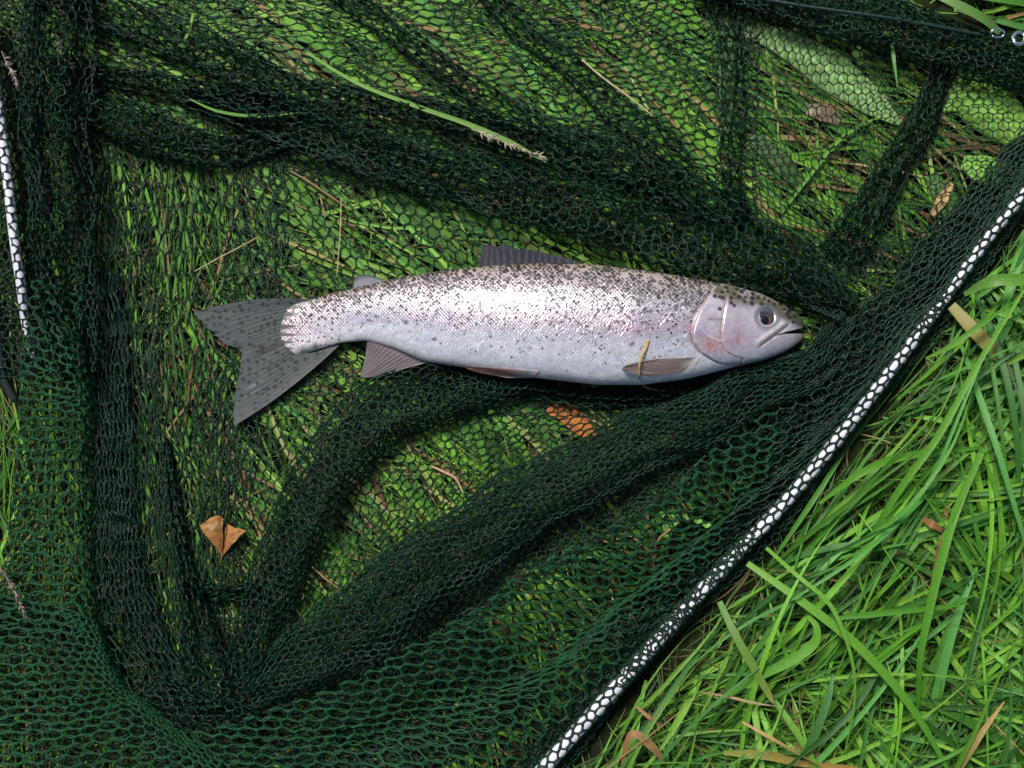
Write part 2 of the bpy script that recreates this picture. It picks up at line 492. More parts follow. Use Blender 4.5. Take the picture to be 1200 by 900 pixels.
# ------------------------------------------------------------------ netting
class Cords:
    """hexagon mesh netting: every side a little four-sided cord, swollen at the knots"""
    def __init__(s, twist=False): s.v, s.f, s.n, s.twist = [], [], 0, twist
    def edges(s, A, B, r, seed):
        rng = np.random.default_rng(seed)
        n = len(A)
        if n == 0: return
        d = B-A; L = np.linalg.norm(d, axis=1, keepdims=True)+1e-9; d = d/L
        up = np.broadcast_to([0., 0, 1], d.shape)+rng.normal(0, .25, d.shape)
        sd = np.cross(d, up); sd /= np.linalg.norm(sd, axis=1, keepdims=True)+1e-9
        t = np.cross(sd, d)
        r = np.broadcast_to(np.asarray(r, float), (n,))*rng.uniform(.85, 1.15, n)
        a0 = rng.uniform(0, math.pi, n)
        two = (0, math.pi) if s.twist else (None,)
        for ph in two:
            rings = []
            for q, (g, k) in enumerate(((-.08, 1.25), (.5, .85), (1.08, 1.25))):
                P = A+d*L*g
                if q == 1: P = P+rng.normal(0, .05, (n, 3))*L
                rr = r*k
                if ph is not None:
                    an = a0+ph+q*1.5
                    P = P+(sd*np.cos(an)[:, None]+t*np.sin(an)[:, None])*(r*.75)[:, None]
                    rr = r*k*.72
                rr = rr[:, None]
                rings.append(np.stack([P+sd*rr, P+t*rr, P-sd*rr, P-t*rr], 1))
            V = np.stack(rings, 1)          # n,3,4,3
            f = grid_faces(3, 4, True)
            F = (f[None]+(np.arange(n)*12)[:, None, None]).reshape(-1, 4)
            s.v.append(V.reshape(-1, 3)); s.f.append(F+s.n); s.n += n*12
    def hexnet(s, fn, nu, nv, r=1.3, seed=1, jit=.12, keep=None, rect=False):
        """fn(u,v)->(k,3) units; nu cells across, nv cells along"""
        rng = np.random.default_rng(seed)
        cu, rv = nu*2+1, nv+1
        i, j = np.meshgrid(np.arange(cu), np.arange(rv))
        par = (i+j) % 2
        u = i/(cu-1)+rng.normal(0, jit*.5/cu, i.shape)
        v = (j+np.where(par == 0, -1, 1)*-.17)/(rv-1)+rng.normal(0, jit*.35/rv, i.shape)
        P = fn(u.ravel(), v.ravel())
        idx = np.arange(cu*rv).reshape(rv, cu)
        e1 = np.stack([idx[:, :-1].ravel(), idx[:, 1:].ravel()], 1)
        m = ((i+j) % 2 == 0)[:-1]
        e2 = np.stack([idx[:-1][m], idx[1:][m]], 1)
        E = np.concatenate([e1, e2])
        A, B = P[E[:, 0]], P[E[:, 1]]
        ok = np.linalg.norm(A-B, axis=1) < 60
        c = (A+B)/2
        ok &= (c[:, 0] > -170) & (c[:, 0] < 1370) & (c[:, 1] > -170) & (c[:, 1] < 1070)
        if keep is not None: ok &= keep(c)
        s.edges(W(A[ok]), W(B[ok]), r*U, seed+5)
    def build(s, name, mat, parent):
        o = mesh_obj(name, np.concatenate(s.v), np.concatenate(s.f), mat, parent)
        return o

def panel(G, zamp=3, xyamp=3, scale=40, seed=1, dz=0, zmin=12.5):
    G = np.asarray(G, float)
    def fn(u, v):
        P = surf(G, u, v)
        x, y = P[:, 0].copy(), P[:, 1].copy()
        P[:, 0] += xyamp*fbm(x/scale, y/scale, seed)
        P[:, 1] += xyamp*fbm(x/scale, y/scale, seed+50)
        P[:, 2] += dz+zamp*fbm(x/scale*1.3, y/scale*1.3, seed+90)
        P[:, 2] = np.maximum(P[:, 2], zmin)
        return P
    return fn

def fold(pts, seed=1, wr=3, wamp=4, shrink=1.0, dz=0, base=13, swirl=0., power=.75, rough=.26, wob=4):
    """pts: (x, y, half width, height) along a gathered roll of netting"""
    pts = np.asarray(pts, float)
    n = len(pts)
    tt = np.linspace(0, n-1, 400)
    c = cr(pts, tt)
    d = np.gradient(c[:, :2], axis=0); d /= np.linalg.norm(d, axis=1, keepdims=True)+1e-9
    nrm = np.stack([d[:, 1], -d[:, 0]], 1)
    ln = np.concatenate([[0], np.cumsum(np.linalg.norm(np.diff(c[:, :2], axis=0), axis=1))])
    def fn(u, v):
        s = np.clip(v, 0, 1)*ln[-1]
        x = np.interp(s, ln, c[:, 0]); y = np.interp(s, ln, c[:, 1])
        hw = np.interp(s, ln, c[:, 2]); hh = np.interp(s, ln, c[:, 3])
        nx = np.interp(s, ln, nrm[:, 0]); ny = np.interp(s, ln, nrm[:, 1])
        a = (u*2-1)
        ang = a*math.pi*.58
        off = np.sin(ang)/math.sin(math.pi*.5)*hw*shrink
        z = base+np.maximum(np.cos(ang*.86), 0)**power*hh*1.3*shrink*(1+.25*vnoise(s/55, a*1.2, seed+13))
        off = off+hw*rough*fbm(s/42, a*1.7+3, seed)*shrink+wob*vnoise(s/75, 0*s+5, seed+21)
        z = z+2.1*wamp*np.sin(a*wr*math.pi+3*vnoise(s/70, a*.8, seed+3)+swirl*s/60)*smoothstep(1.1, .6, np.abs(a))+2.5*fbm(s/16, a*3, seed+7)
        along = 4*fbm(s/30, a*2.5, seed+9)
        return np.stack([x+nx*off-ny*along, y+ny*off+nx*along, np.maximum(z+dz, 12.5)], -1)
    fn.length = ln[-1]; fn.width = float(np.mean(pts[:, 2]))*2.2+float(np.mean(pts[:, 3]))*1.1
    return fn

net = empty('landing_net', W((600, 450, 0)))
tag(net, 'dark green mesh landing net spread over the grass beneath the silver trout', 'fishing net')

def Z3(G, z):   # fill in height
    return [[(*p, z) if len(p) == 2 else p for p in row] for row in G]

# -- the floor of the net, pressed on the grass
flo = Cords()
A = Z3([[(78, 150), (150, 160), (230, 165), (335, 165)], [(98, 330), (150, 330), (225, 330), (330, 330)], [(122, 520), (172, 520), (228, 520), (300, 520)],
        [(150, 690), (192, 690), (228, 690), (285, 700)], [(200, 850), (230, 850), (262, 850), (310, 850)]], 14.5)
flo.hexnet(panel(A, 2.5, 9, 34, 5), 25, 25, .95, 21, .2)
flo.hexnet(panel(A, 2.5, 10, 30, 105, 1.5), 24, 24, .9, 22, .25, keep=lambda c: fbm(c[:, 0]/20, c[:, 1]/190, 61) > .02)
Bp = Z3([[(262, 150), (500, 180), (750, 240), (1000, 300)], [(262, 260), (500, 280), (750, 320), (990, 360)], [(268, 360), (500, 380), (750, 400), (980, 420)], [(280, 460), (500, 480), (750, 490), (970, 480)]], 14.5)
flo.hexnet(panel(Bp, 2, 5, 60, 6), 52, 25, .75, 23, .16)
Cp = Z3([[(230, 420), (420, 430), (620, 440), (830, 440)], [(250, 560), (400, 560), (580, 540), (760, 520)], [(250, 700), (380, 690), (500, 660), (640, 620)], [(260, 850), (340, 840), (430, 800), (530, 750)]], 14.5)
flo.hexnet(panel(Cp, 2, 5, 50, 7), 46, 33, .75, 24, .16)
Dp = Z3([[(30, 150), (170, 0), (340, -130)], [(320, 200), (420, 60), (560, -90)], [(610, 250), (680, 100), (760, -60)], [(890, 340), (885, 120), (900, -50)]], 14.5)
flo.hexnet(panel(Dp, 3, 9, 55, 8), 34, 46, .85, 25, .2)
flo.hexnet(panel(Dp, 3, 12, 45, 108, 2), 26, 44, .8, 26, .25, keep=lambda c: fbm(c[:, 0]/60+c[:, 1]/300, (c[:, 1]-.62*c[:, 0])/34, 62) > -.04)
flo.build('net_floor', M['wet'], net)

# -- right hand side, tented over broad leaves
rs = Cords()
Ep = [[(830, -40, 22), (950, -10, 24), (1080, 25, 26), (1230, 55, 24)], [(835, 110, 20), (950, 105, 30), (1080, 100, 22), (1230, 100, 32)], [(860, 230, 20), (960, 220, 22), (1080, 190, 26), (1230, 190, 30)], [(930, 340, 20), (1010, 325, 20), (1100, 300, 22), (1215, 235, 28)]]
rs.hexnet(panel(Ep, 3, 5, 50, 9), 38, 28, .8, 31, .16, keep=lambda c: c[:, 1] > upper_edge(c[:, 0])-4)
Fp = Z3([[(930, 300), (1000, 290), (1090, 270), (1215, 190)], [(955, 400), (1010, 380), (1070, 350), (1150, 285)], [(880, 470), (950, 460), (1010, 440), (1075, 390)], [(760, 550), (840, 540), (920, 520), (985, 500)]], 17)
rs.hexnet(panel(Fp, 3, 6, 40, 10), 20, 32, .9, 32, .2)
rs.hexnet(panel(Fp, 3, 8, 32, 110, 4), 18, 30, 1.05, 33, .2, keep=lambda c: fbm(c[:, 0]/45, c[:, 1]/45, 63) > -.1)
rs.build('net_side', M['wet'], net)

# -- gathered rolls of wet netting
def roll(cd, pts, cell=(10, 11), seed=1, layers=3, r=1.15, **kw):
    for q in range(layers):
        if q == 2 and cell[0] > 7.5: cell = (cell[0]*1.5, cell[1]*1.5)
        sh = (1.0, .74, .5, .4)[q]
        fn = fold(pts, seed+q*31, shrink=sh, **kw)
        nu = max(4, int(fn.width*sh**.5/cell[0]/1.12)); nv = max(5, int(fn.length/cell[1]/1.06))
        keep_tw = cd.twist; cd.twist = keep_tw and q == 0
        cd.hexnet(fn, nu, nv, r, seed+q, .2)
        cd.twist = keep_tw
rolls = Cords(True)
roll(rolls, [(215, 112, 6, 6), (285, 132, 20, 18), (400, 163, 30, 28), (500, 197, 34, 32), (620, 228, 37, 34), (740, 254, 42, 36), (850, 288, 46, 36), (930, 322, 34, 28), (992, 366, 20, 18)], (9, 10.5), 201, 3, 1.15, wr=2.2, wamp=6, wob=6)
roll(rolls, [(70, 108, 20, 20), (150, 148, 24, 24), (215, 172, 22, 22), (272, 176, 16, 20), (330, 160, 14, 16)], (8.5, 10), 211, 2, 1.1)
roll(rolls, [(80, -8, 20, 22), (160, 28, 22, 22), (240, 62, 21, 22), (330, 100, 19, 20), (420, 118, 14, 18), (520, 138, 15, 18), (640, 172, 20, 22), (760, 206, 24, 24), (870, 256, 20, 20)], (9, 11), 221, 2, 1.1, wr=2.5, wob=7)
roll(rolls, [(380, -30, 14, 14), (470, 52, 12, 14), (570, 112, 15, 15), (690, 178, 17, 16), (800, 222, 14, 14)], (7, 12), 231, 1, 1.05, wob=10)
roll(rolls, [(60, 78, 9, 10), (150, 92, 12, 14), (260, 112, 14, 16), (330, 124, 16, 16)], (7, 10), 241, 2, 1.05)
roll(rolls, [(560, -30, 10, 10), (640, 50, 12, 12), (720, 120, 16, 14), (800, 200, 16, 14)], (7, 12), 246, 1, 1.0, wob=12)
roll(rolls, [(1108, 78, 13, 16), (1070, 150, 17, 20), (1035, 222, 20, 22), (980, 300, 24, 22)], (7, 9), 251, 2, 1.05, wob=10, rough=.4)
roll(rolls, [(846, -20, 12, 20), (855, 100, 13, 18), (858, 190, 12, 16), (870, 260, 10, 14)], (8, 12), 256, 1, 1.0)
roll(rolls, [(815, -36, 26, 30), (930, 2, 30, 34), (1030, 26, 33, 36), (1120, 52, 30, 34), (1230, 84, 28, 30)], (8, 9), 261, 3, 1.15)
rolls.build('gathered_netting', M['wet'], net)

low = Cords(True)
roll(low, [(1000, 372, 16, 16), (955, 430, 24, 20), (870, 468, 33, 32), (780, 508, 36, 40), (690, 550, 38, 42), (600, 600, 41, 46), (510, 664, 45, 48), (430, 726, 48, 48), (355, 780, 40, 40), (295, 822, 24, 22)], (6.0, 9.5), 301, 3, 1.0, wr=3.6, wamp=2.6, swirl=.8, rough=.14, wob=5)
roll(low, [(625, 440, 20, 18), (525, 458, 36, 28), (450, 482, 38, 30), (400, 532, 37, 30), (365, 592, 35, 28), (335, 652, 33, 26), (312, 722, 31, 24), (288, 806, 26, 22)], (7.5, 8.5), 311, 3, 1.0, wr=2.2, wamp=3.5, rough=.2)
roll(low, [(590, 450, 12, 12), (700, 466, 11, 12), (800, 463, 13, 14), (890, 446, 14, 16)], (7, 9), 306, 2, 1.0)
roll(low, [(196, 520, 4, 3), (204, 600, 7, 7), (214, 660, 11, 12), (225, 705, 16, 16), (235, 760, 26, 22), (250, 830, 34, 26)], (6, 10), 321, 2, 1.05)
roll(low, [(215, 690, 8, 10), (260, 695, 10, 12), (310, 700, 10, 12)], (6, 8), 326, 2, 1.0)
roll(low, [(180, 800, 22, 22), (230, 830, 26, 24), (300, 850, 22, 22)], (7, 9), 331, 3, 1.05)
for q in range(2):
    bp = [[(150, 850, 14+q*4), (300, 985, 14+q*4)], [(330, 838, 15+q*4), (430, 930, 15+q*4)], [(450, 790, 15+q*4), (545, 885, 15+q*4)], [(560, 725, 15+q*4), (640, 810, 15+q*4)]]
    low.hexnet(panel(bp, 3, 7, 26, 660+q*9), 13, 40, 1.1, 345+q, .3)
for q in range(2):
    gp = [[(*p, 15+q*6), (p[0]+34, p[1]+40, 18+q*5)] for p in ((350, 800), (440, 745), (520, 690), (610, 630), (700, 575), (790, 528), (880, 488), (960, 445))]  # dark strands added as the shadow band between roll and crest
    low.hexnet(panel(gp, 4, 7, 22, 640+q*9), 6, 74, 1.0, 341+q, .3)
low.build('gathered_netting', M['wet'], net)

# -- left side: upright gather, hanging strands and the net beyond the pole
lf = Cords(True)
roll(lf, [(66, -60, 40, 32), (66, 100, 42, 34), (70, 220, 40, 34), (76, 330, 36, 32), (92, 440, 24, 28)], (8.5, 10), 401, 3, 1.1, wr=3.4, wamp=6)
for q in range(3):
    Ip = Z3([[(98, 320), (140, 320)], [(108, 480), (152, 480)], [(112, 620), (160, 620)], [(118, 740), (190, 740)], [(165, 850), (260, 840)]], 15+q*5)
    lf.hexnet(panel(Ip, 5, 8, 26, 12+q*40), 9, 30, 1.05, 41+q, .3)
Lp = Z3([[(-60, -60), (0, -60), (45, -60)], [(-60, 120), (0, 120), (45, 120)], [(-60, 300), (0, 300), (50, 300)], [(-60, 440), (5, 440), (60, 440)]], 16)
lf.hexnet(panel(Lp, 4, 6, 30, 14), 10, 46, 1.1, 45, .2)
lf.hexnet(panel(Lp, 4, 6, 30, 114, 8), 10, 46, 1.1, 46, .2)
lf.build('gathered_netting', M['wet'], net)

# -- outer panels: light on crests, shade beside them put into the cord colour
lit = Cords(True)
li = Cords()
Gp = [[(222, 858, 44), (262, 892, 34), (310, 930, 24), (400, 985, 40), (480, 1060, 20)],
      [(378, 812, 62), (422, 840, 42), (462, 862, 24), (530, 895, 44), (588, 960, 20)],
      [(512, 740, 68), (558, 766, 44), (605, 795, 22), (660, 790, 46), (700, 830, 20)],
      [(632, 664, 66), (676, 693, 42), (720, 716, 22), (755, 695, 44), (800, 717, 20)],
      [(752, 596, 60), (792, 624, 40), (826, 634, 22), (845, 612, 40), (890, 621, 20)],
      [(850, 515, 44), (895, 538, 33), (928, 545, 24), (945, 528, 34), (985, 511, 20)],
      [(960, 415, 36), (1000, 432, 30), (1030, 432, 26), (1045, 415, 32), (1075, 393, 20)],
      [(1060, 305, 30), (1090, 315, 28), (1115, 312, 26), (1135, 300, 30), (1160, 275, 20)],
      [(1170, 180, 28), (1185, 185, 28), (1200, 195, 26), (1215, 190, 30), (1235, 180, 20)],
      [(1250, 95, 28), (1262, 95, 28), (1272, 92, 26), (1284, 90, 30), (1296, 85, 20)]]
def crest(c): return (right_of_pole(c[:, 0], c[:, 1]) < -26+22*fbm(c[:, 0]/60, c[:, 1]/60, 66)) & (c[:, 0] < 900+60*fbm(c[:, 0]/30, c[:, 1]/30, 67))  # where cords take the lit colour
wt = Cords()
lit.hexnet(panel(Gp, 5, 6, 48, 15), 11, 94, 1.45, 51, .16, crest)
wt.hexnet(panel(Gp, 5, 6, 48, 15), 11, 94, 1.45, 51, .16, lambda c: ~crest(c))  # same cords off the crest, in the shaded colour
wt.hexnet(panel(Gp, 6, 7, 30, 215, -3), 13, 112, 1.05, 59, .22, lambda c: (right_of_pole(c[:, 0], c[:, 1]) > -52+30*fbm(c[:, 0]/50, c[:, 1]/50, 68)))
wt.build('outer_netting', M['wet'], net)
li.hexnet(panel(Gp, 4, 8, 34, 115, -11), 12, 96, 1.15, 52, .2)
Hp = [[(36, 330, 36), (66, 335, 46), (94, 345, 44), (110, 350, 26)], [(26, 420, 34), (60, 430, 52), (94, 440, 50), (112, 450, 26)], [(22, 520, 32), (58, 520, 52), (92, 520, 50), (110, 530, 24)],
      [(8, 640, 32), (50, 640, 52), (90, 640, 50), (110, 650, 24)], [(-20, 740, 34), (45, 740, 50), (98, 745, 46), (120, 760, 22)]]
H2 = [[(-40, 700, 38), (50, 705, 52), (106, 725, 44), (122, 740, 26)], [(-40, 790, 38), (60, 790, 50), (122, 790, 44), (142, 795, 26)], [(-40, 870, 36), (80, 865, 46), (170, 850, 40), (195, 845, 26)], [(-40, 980, 32), (110, 960, 40), (230, 920, 38), (262, 890, 24)]]
lit.hexnet(panel(Hp, 3, 4, 40, 16), 6, 35, 1.55, 53, .10)
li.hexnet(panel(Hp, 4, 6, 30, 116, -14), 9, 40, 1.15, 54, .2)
lit.hexnet(panel(H2, 3, 5, 40, 17), 14, 24, 1.55, 55, .10)
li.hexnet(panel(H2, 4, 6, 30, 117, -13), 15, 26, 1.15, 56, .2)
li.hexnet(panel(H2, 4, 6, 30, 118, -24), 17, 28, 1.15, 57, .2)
lit.build('outer_netting', M['dry'], net)  # lit copy of the netting colour
li.build('net_lining', M['wet'], net)  # under layers kept dark, shade in the holes put into their colour

# -- frame arms with the net drawn over them
def sleeve(cd, path, z, rad, rad2, c_along, c_round, r, seed, keep=None, lump=0.):
    path = np.asarray(path, float)
    zs = path[:, 2] if path.shape[1] == 3 else np.full(len(path), float(z)); path = path[:, :2]
    ln = np.concatenate([[0], np.cumsum(np.linalg.norm(np.diff(path, axis=0), axis=1))])
    tt = np.linspace(0, len(path)-1, 300); c = cr(path, tt); cz = cr(zs, tt)
    l2 = np.concatenate([[0], np.cumsum(np.linalg.norm(np.diff(c, axis=0), axis=1))])
    d = np.gradient(c, axis=0); d /= np.linalg.norm(d, axis=1, keepdims=True)
    def fn(u, v):
        s = np.clip(v, 0, 1)*l2[-1]
        x = np.interp(s, l2, c[:, 0]); y = np.interp(s, l2, c[:, 1])
        dx = np.interp(s, l2, d[:, 0]); dy = np.interp(s, l2, d[:, 1])
        a = u*2*math.pi+.5*vnoise(s/90, 0*s, seed)
        rr = rad+(rad2-rad)*np.clip(v, 0, 1)+r*.9+lump*(1+fbm(s/12, u*6, seed+3))
        o = np.cos(a)*rr; zz = z+np.sin(a)*rr
        zz = zz-z+np.interp(s, l2, cz)
        return np.stack([x+dy*o, y-dx*o, zz], -1)
    cd.hexnet(fn, c_round, int(l2[-1]/c_along), r, seed, .25, keep)
    return l2[-1]
def arm(name, path, z, rad, rad2):
    tt = np.linspace(0, len(path)-1, 80); c = cr(np.asarray(path, float), tt)
    v, f = tube(W(c if c.shape[1] == 3 else np.concatenate([c, np.full((80, 1), z)], 1)), np.linspace(rad, rad2, 80)*U, 20)
    return mesh_obj(name, v, f, M['pole'], net)
LPOLE = [(-14, 20, 42), (-4, 110, 42), (8, 200, 42), (17, 280, 40), (25, 335, 36), (31, 380, 20), (42, 430, 8)]
arm('frame_arm', POLE[:-1], 28, 8.4, 5.8)
arm('frame_arm', LPOLE, 40, 6.2, 5.4)
sl = Cords()
sleeve(sl, POLE[:-1], 28, 8.4, 5.8, 11.0, 5, 1.5, 71)
def bunch(c):
    t = c[:, 0]
    return ((t > 725) & (t < 885) & (fbm(t/14, c[:, 1]/14, 5) > -.15)) | ((t > 1075) & (t < 1110))
sleeve(sl, POLE[:-1], 28, 8.4, 5.8, 7, 5, 1.05, 72, bunch, 1.2)
sleeve(sl, POLE[:-1], 28, 8.4, 5.8, 8, 5, 1.05, 73, lambda c: (c[:, 0] > 735) & (c[:, 0] < 870) & (fbm(c[:, 0]/14, c[:, 1]/14, 9) > -.1), 1.5)
sleeve(sl, LPOLE, 40, 6.2, 5.4, 9.5, 4, 1.15, 74)
# fringe hanging on the far side of the arm
PT = cr(POLE[:-1], np.linspace(0, len(POLE)-2, 14))
dn = np.gradient(PT, axis=0); dn /= np.linalg.norm(dn, axis=1, keepdims=True)
out = np.stack([-dn[:, 1], dn[:, 0]], 1)
fr = [[(*(p+o*4), 24), (*(p+o*11), 16), (*(p+o*k), 10)] for p, o, k in zip(PT, out, 17+7*np.sin(np.arange(14)*1.3))]
for q in range(2):
    sl.hexnet(panel(fr, 3, 4, 22, 18+q*40, 0, 6), 4, 110, 1.0, 75+q, .3)
inn = [[(*(p-o*7), 22), (*(p-o*16), 18), (*(p-o*26), 18)] for p, o in zip(PT, out)]
for q in range(2):
    sl.hexnet(panel(inn, 2.5, 3, 22, 19+q*40, 0, 14), 4, 100, 1.0, 78+q, .3)
sl.build('net_sleeve', M['wet'], net)

# -- rim cord and its metal ring, upper right
tt = np.linspace(0, 5, 90)
rc = cr(np.array([(800, -40, 62), (870, -8, 66), (930, 5, 68), (1000, 15, 70), (1060, 24, 68), (1150, 41, 62)], float), tt)
v, f = tube(W(rc), 2.1*U*(1+.12*np.sin(np.arange(90)*2.3)), 8)
mesh_obj('rim_cord', v, f, M['cord'], net)
def ring(cx, cy, z, R, r, tilt, gap=0, ry=1.0):
    a = np.linspace(gap, 2*math.pi-gap*.2, 40)
    p = np.stack([cx+R*np.cos(a+tilt), cy+R*ry*np.sin(a+tilt), z+3*np.sin(a)], -1)
    return tube(W(p), r*U, 10)
for args in ((1194, 45, 68, 7, 2.3, .4, .1), (1169, 39, 66, 8, 1.2, 2.6, .5, .6)):
    v, f = ring(*args); mesh_obj('metal_ring', v, f, M['chrome'], net)
# dark strap at the left edge
sp = cr(np.array([(-14, 330, 22), (-5, 370, 22), (-1, 410, 22), (5, 445, 20), (18, 470, 18)], float), np.linspace(0, 4, 30))
v, f = tube(W(sp), 4.6*U, 8)
mesh_obj('strap', v, f, mat_plain('strap_slate', (.006, .016, .018), .8, .3, 0, 900, .6, .0005), net)

# ------------------------------------------------------------------ the trout
TOP = np.array([(316, 374), (320, 367), (328, 361), (345, 353), (367, 349.5), (413, 338), (467, 325), (533, 315), (600, 310), (640, 308), (679, 309), (735, 314), (805, 325), (850, 333), (892, 344), (918, 357), (930, 366), (937, 372), (941, 379)], float)
BOT = np.array([(316, 376), (318, 386), (322, 404), (328, 414), (345, 419), (364, 413), (400, 401.5), (430, 399), (462, 408), (500, 424), (547, 431), (600, 440), (630, 443), (700, 451), (752, 451), (805, 444), (826, 439), (857, 431), (896, 422), (920, 412), (932, 405), (938, 400), (941, 396)], float)
WID = np.array([(316, 1.0), (330, 1.8), (360, 4.5), (400, 11), (467, 22), (540, 33), (640, 41), (740, 42), (800, 38), (850, 32), (890, 24), (915, 17), (930, 11), (938, 6), (941, 3)], float)
ZB = 16.5
def sm(pts, x):
    xs = np.linspace(316, 941, 1251); y = np.interp(xs, pts[:, 0], pts[:, 1])
    k = np.exp(-.5*(np.arange(-24, 25)/9.)**2); k /= k.sum()
    w = np.convolve(np.pad(y, 24, mode='edge'), k, 'valid')
    e = smoothstep(316, 330, xs)*smoothstep(941, 934, xs)
    return np.interp(x, xs, w*e+y*(1-e))
def body_at(x):
    t, b, w = sm(TOP, x), sm(BOT, x), sm(WID, x)
    return (t+b)/2, (b-t)/2, w, ZB+w*.97
def flank_z(x, y):
    c, h, w, zc = body_at(x)
    e = np.clip((y-c)/np.maximum(h, 1e-3), -1, 1)
    return zc+w*(1-e*e)**.44

def arc_x(pts, y):      # x of a measured arc at height y
    p = np.asarray(pts, float); return np.interp(y, p[:, 1], p[:, 0])
GILL = [(836, 338), (828, 347), (815, 365), (808, 382), (806, 393), (808, 403), (817, 414), (833, 423), (846, 428), (870, 430)]
PREO = [(848, 350), (845, 362), (842, 376), (840, 390), (841, 402), (846, 412), (854, 417), (868, 420)]
HEADTOP = [(850, 332), (838, 345), (900, 380)]

trout = empty('trout', W((630, 400, 14)))
tag(trout, 'silver trout with dark speckled back lying on the spread net', 'fish')
nx, nup, nlo = 900, 206, 20
xs = 316+625*(np.linspace(0, 1, nx)*.9+.1*(.5-.5*np.cos(math.pi*np.linspace(0, 1, nx))))
th = np.concatenate([np.linspace(0, math.pi, nup), np.linspace(math.pi, 2*math.pi, nlo+2)[1:-1]])
nt_ = len(th)
XX = np.repeat(xs[:, None], nt_, 1); TH = np.repeat(th[None], nx, 0)
c, h, w, zc = [np.repeat(q[:, None], nt_, 1) for q in body_at(xs)]
eta = -np.cos(TH)
YY = c+h*eta
sgn = np.sign(np.sin(TH)); ss = np.abs(np.sin(TH))**.88
upf = (np.sin(TH) > -1e-6)
# relief of the gill cover, cheek, jaw bone and eye socket (both flanks)
gx_ = arc_x(GILL, YY); px_ = arc_x(PREO, YY)
dg = XX-gx_
gm = smoothstep(336, 346, YY)*smoothstep(432, 424, YY)
rel = gm*(3.0*smoothstep(-1.0, 1.2, dg)*smoothstep(60, 10, dg)-2.4*np.exp(-((dg+1.8)/2.2)**2))
dp = XX-px_
rel = rel+gm*(1.2*smoothstep(-.8, 1.2, dp)*smoothstep(40, 6, dp)-.9*np.exp(-((dp+1.0)/1.6)**2))*smoothstep(345, 356, YY)
mx0, my0, mx1, my1 = 884., 404., 917., 380.
tl = ((XX-mx0)*(mx1-mx0)+(YY-my0)*(my1-my0))/((mx1-mx0)**2+(my1-my0)**2)
dl = ((XX-mx0)*(my1-my0)-(YY-my0)*(mx1-mx0))/math.hypot(mx1-mx0, my1-my0)
inl = smoothstep(-.12, .1, tl)*smoothstep(1.15, .9, tl)
rel = rel+inl*(1.7*np.exp(-((dl-1.5)/3.0)**2)-1.9*np.exp(-((dl+4.0)/1.5)**2))
ex, ey = 893.5, 372.5
er = np.hypot((XX-ex)/13.0, (YY-ey)/12.0)
rel = rel+.5*np.exp(-((er-1.14)/.16)**2)-3.0*smoothstep(1.0, .6, er)
mus = .5*fbm(XX/26, YY/20, 4)*smoothstep(940, 800, XX)
sink = ZB+0*XX
ZZ = zc+sgn*w*ss+sgn*np.sqrt(ss)*(rel+mus)*np.clip(w/14, 0, 1)
# the mouth: a slit from the corner to the snout, gaping at the tip
my = np.interp(XX, [905, 917, 941], [394, 391, 388.0])
gap = np.interp(XX, [905, 917, 930, 941], [0, .8, 2.0, 3.0])
md = (YY-my)/np.maximum(gap, .3)
inm = np.exp(-(md/.9)**4)*smoothstep(906, 912, XX)
XX2 = XX-(XX-np.minimum(XX, 912))*inm*.96
ZZ = zc+(ZZ-zc)*(1-.55*inm)
slit = np.exp(-((YY-my)/1.3)**2)*smoothstep(900, 908, XX)

# colours (reflectance of skin, scales and pigment)
e_ = np.clip((eta+1)/2, 0, 1)         # 0 back .. 1 belly
back = np.array((.30, .25, .20)); ros = np.array((.47, .40, .40)); sil = np.array((.49, .465, .52)); bel = np.array((.64, .64, .68)); lowb = np.array((.70, .69, .70))
colr = mix(back, ros, smoothstep(.0, .10, e_))
colr = mix(colr, sil, smoothstep(.12, .40, e_))
colr = mix(colr, bel, smoothstep(.50, .75, e_))
colr = mix(colr, lowb, smoothstep(.86, .98, e_))
blot = fbm(XX/30, YY/22, 31)
colr = mix(colr, (.54, .30, .36), (.22+.40*smoothstep(-.1, .6, blot))*np.exp(-((e_-.47)/.11)**2)*smoothstep(400, 560, XX))
colr = mix(colr, (.46, .50, .62), .35*smoothstep(.1, .6, fbm(XX/18, YY/14, 37))*smoothstep(.4, .7, e_))
colr = mix(colr, (.60, .46, .50), .45*smoothstep(480, 330, XX)*smoothstep(.05, .3, e_))
# pigment specks set on the scale rows
p_ = 5.3
a1 = (XX*1.0+YY*1.05)/p_+.25*fbm(XX/40, YY/40, 61); a2 = (XX-YY*1.05)/p_+.25*fbm(XX/40, YY/40, 62)
prob0 = np.interp(e_, [0, .08, .20, .32, .46, .60, .74, .86, 1], [1.0, .98, .86, .52, .32, .20, .08, .02, 0])
prob0 = prob0*(1+.9*fbm(XX/24, YY/12, 41))*np.interp(XX, [316, 360, 480, 600, 760, 840], [.75, .85, .9, 1.0, 1.05, 1.0])
prob0 = np.maximum(prob0, smoothstep(450, 380, XX)*np.interp(e_, [0, .2, .8, 1], [.9, .62, .38, .2])*(1+.7*fbm(XX/12, YY/12, 47)))
rad0 = np.interp(e_, [0, .12, .4, .7], [2.0, 1.75, 1.45, 1.1])
speck = 0*XX
b1 = np.floor(a1); b2 = np.floor(a2)
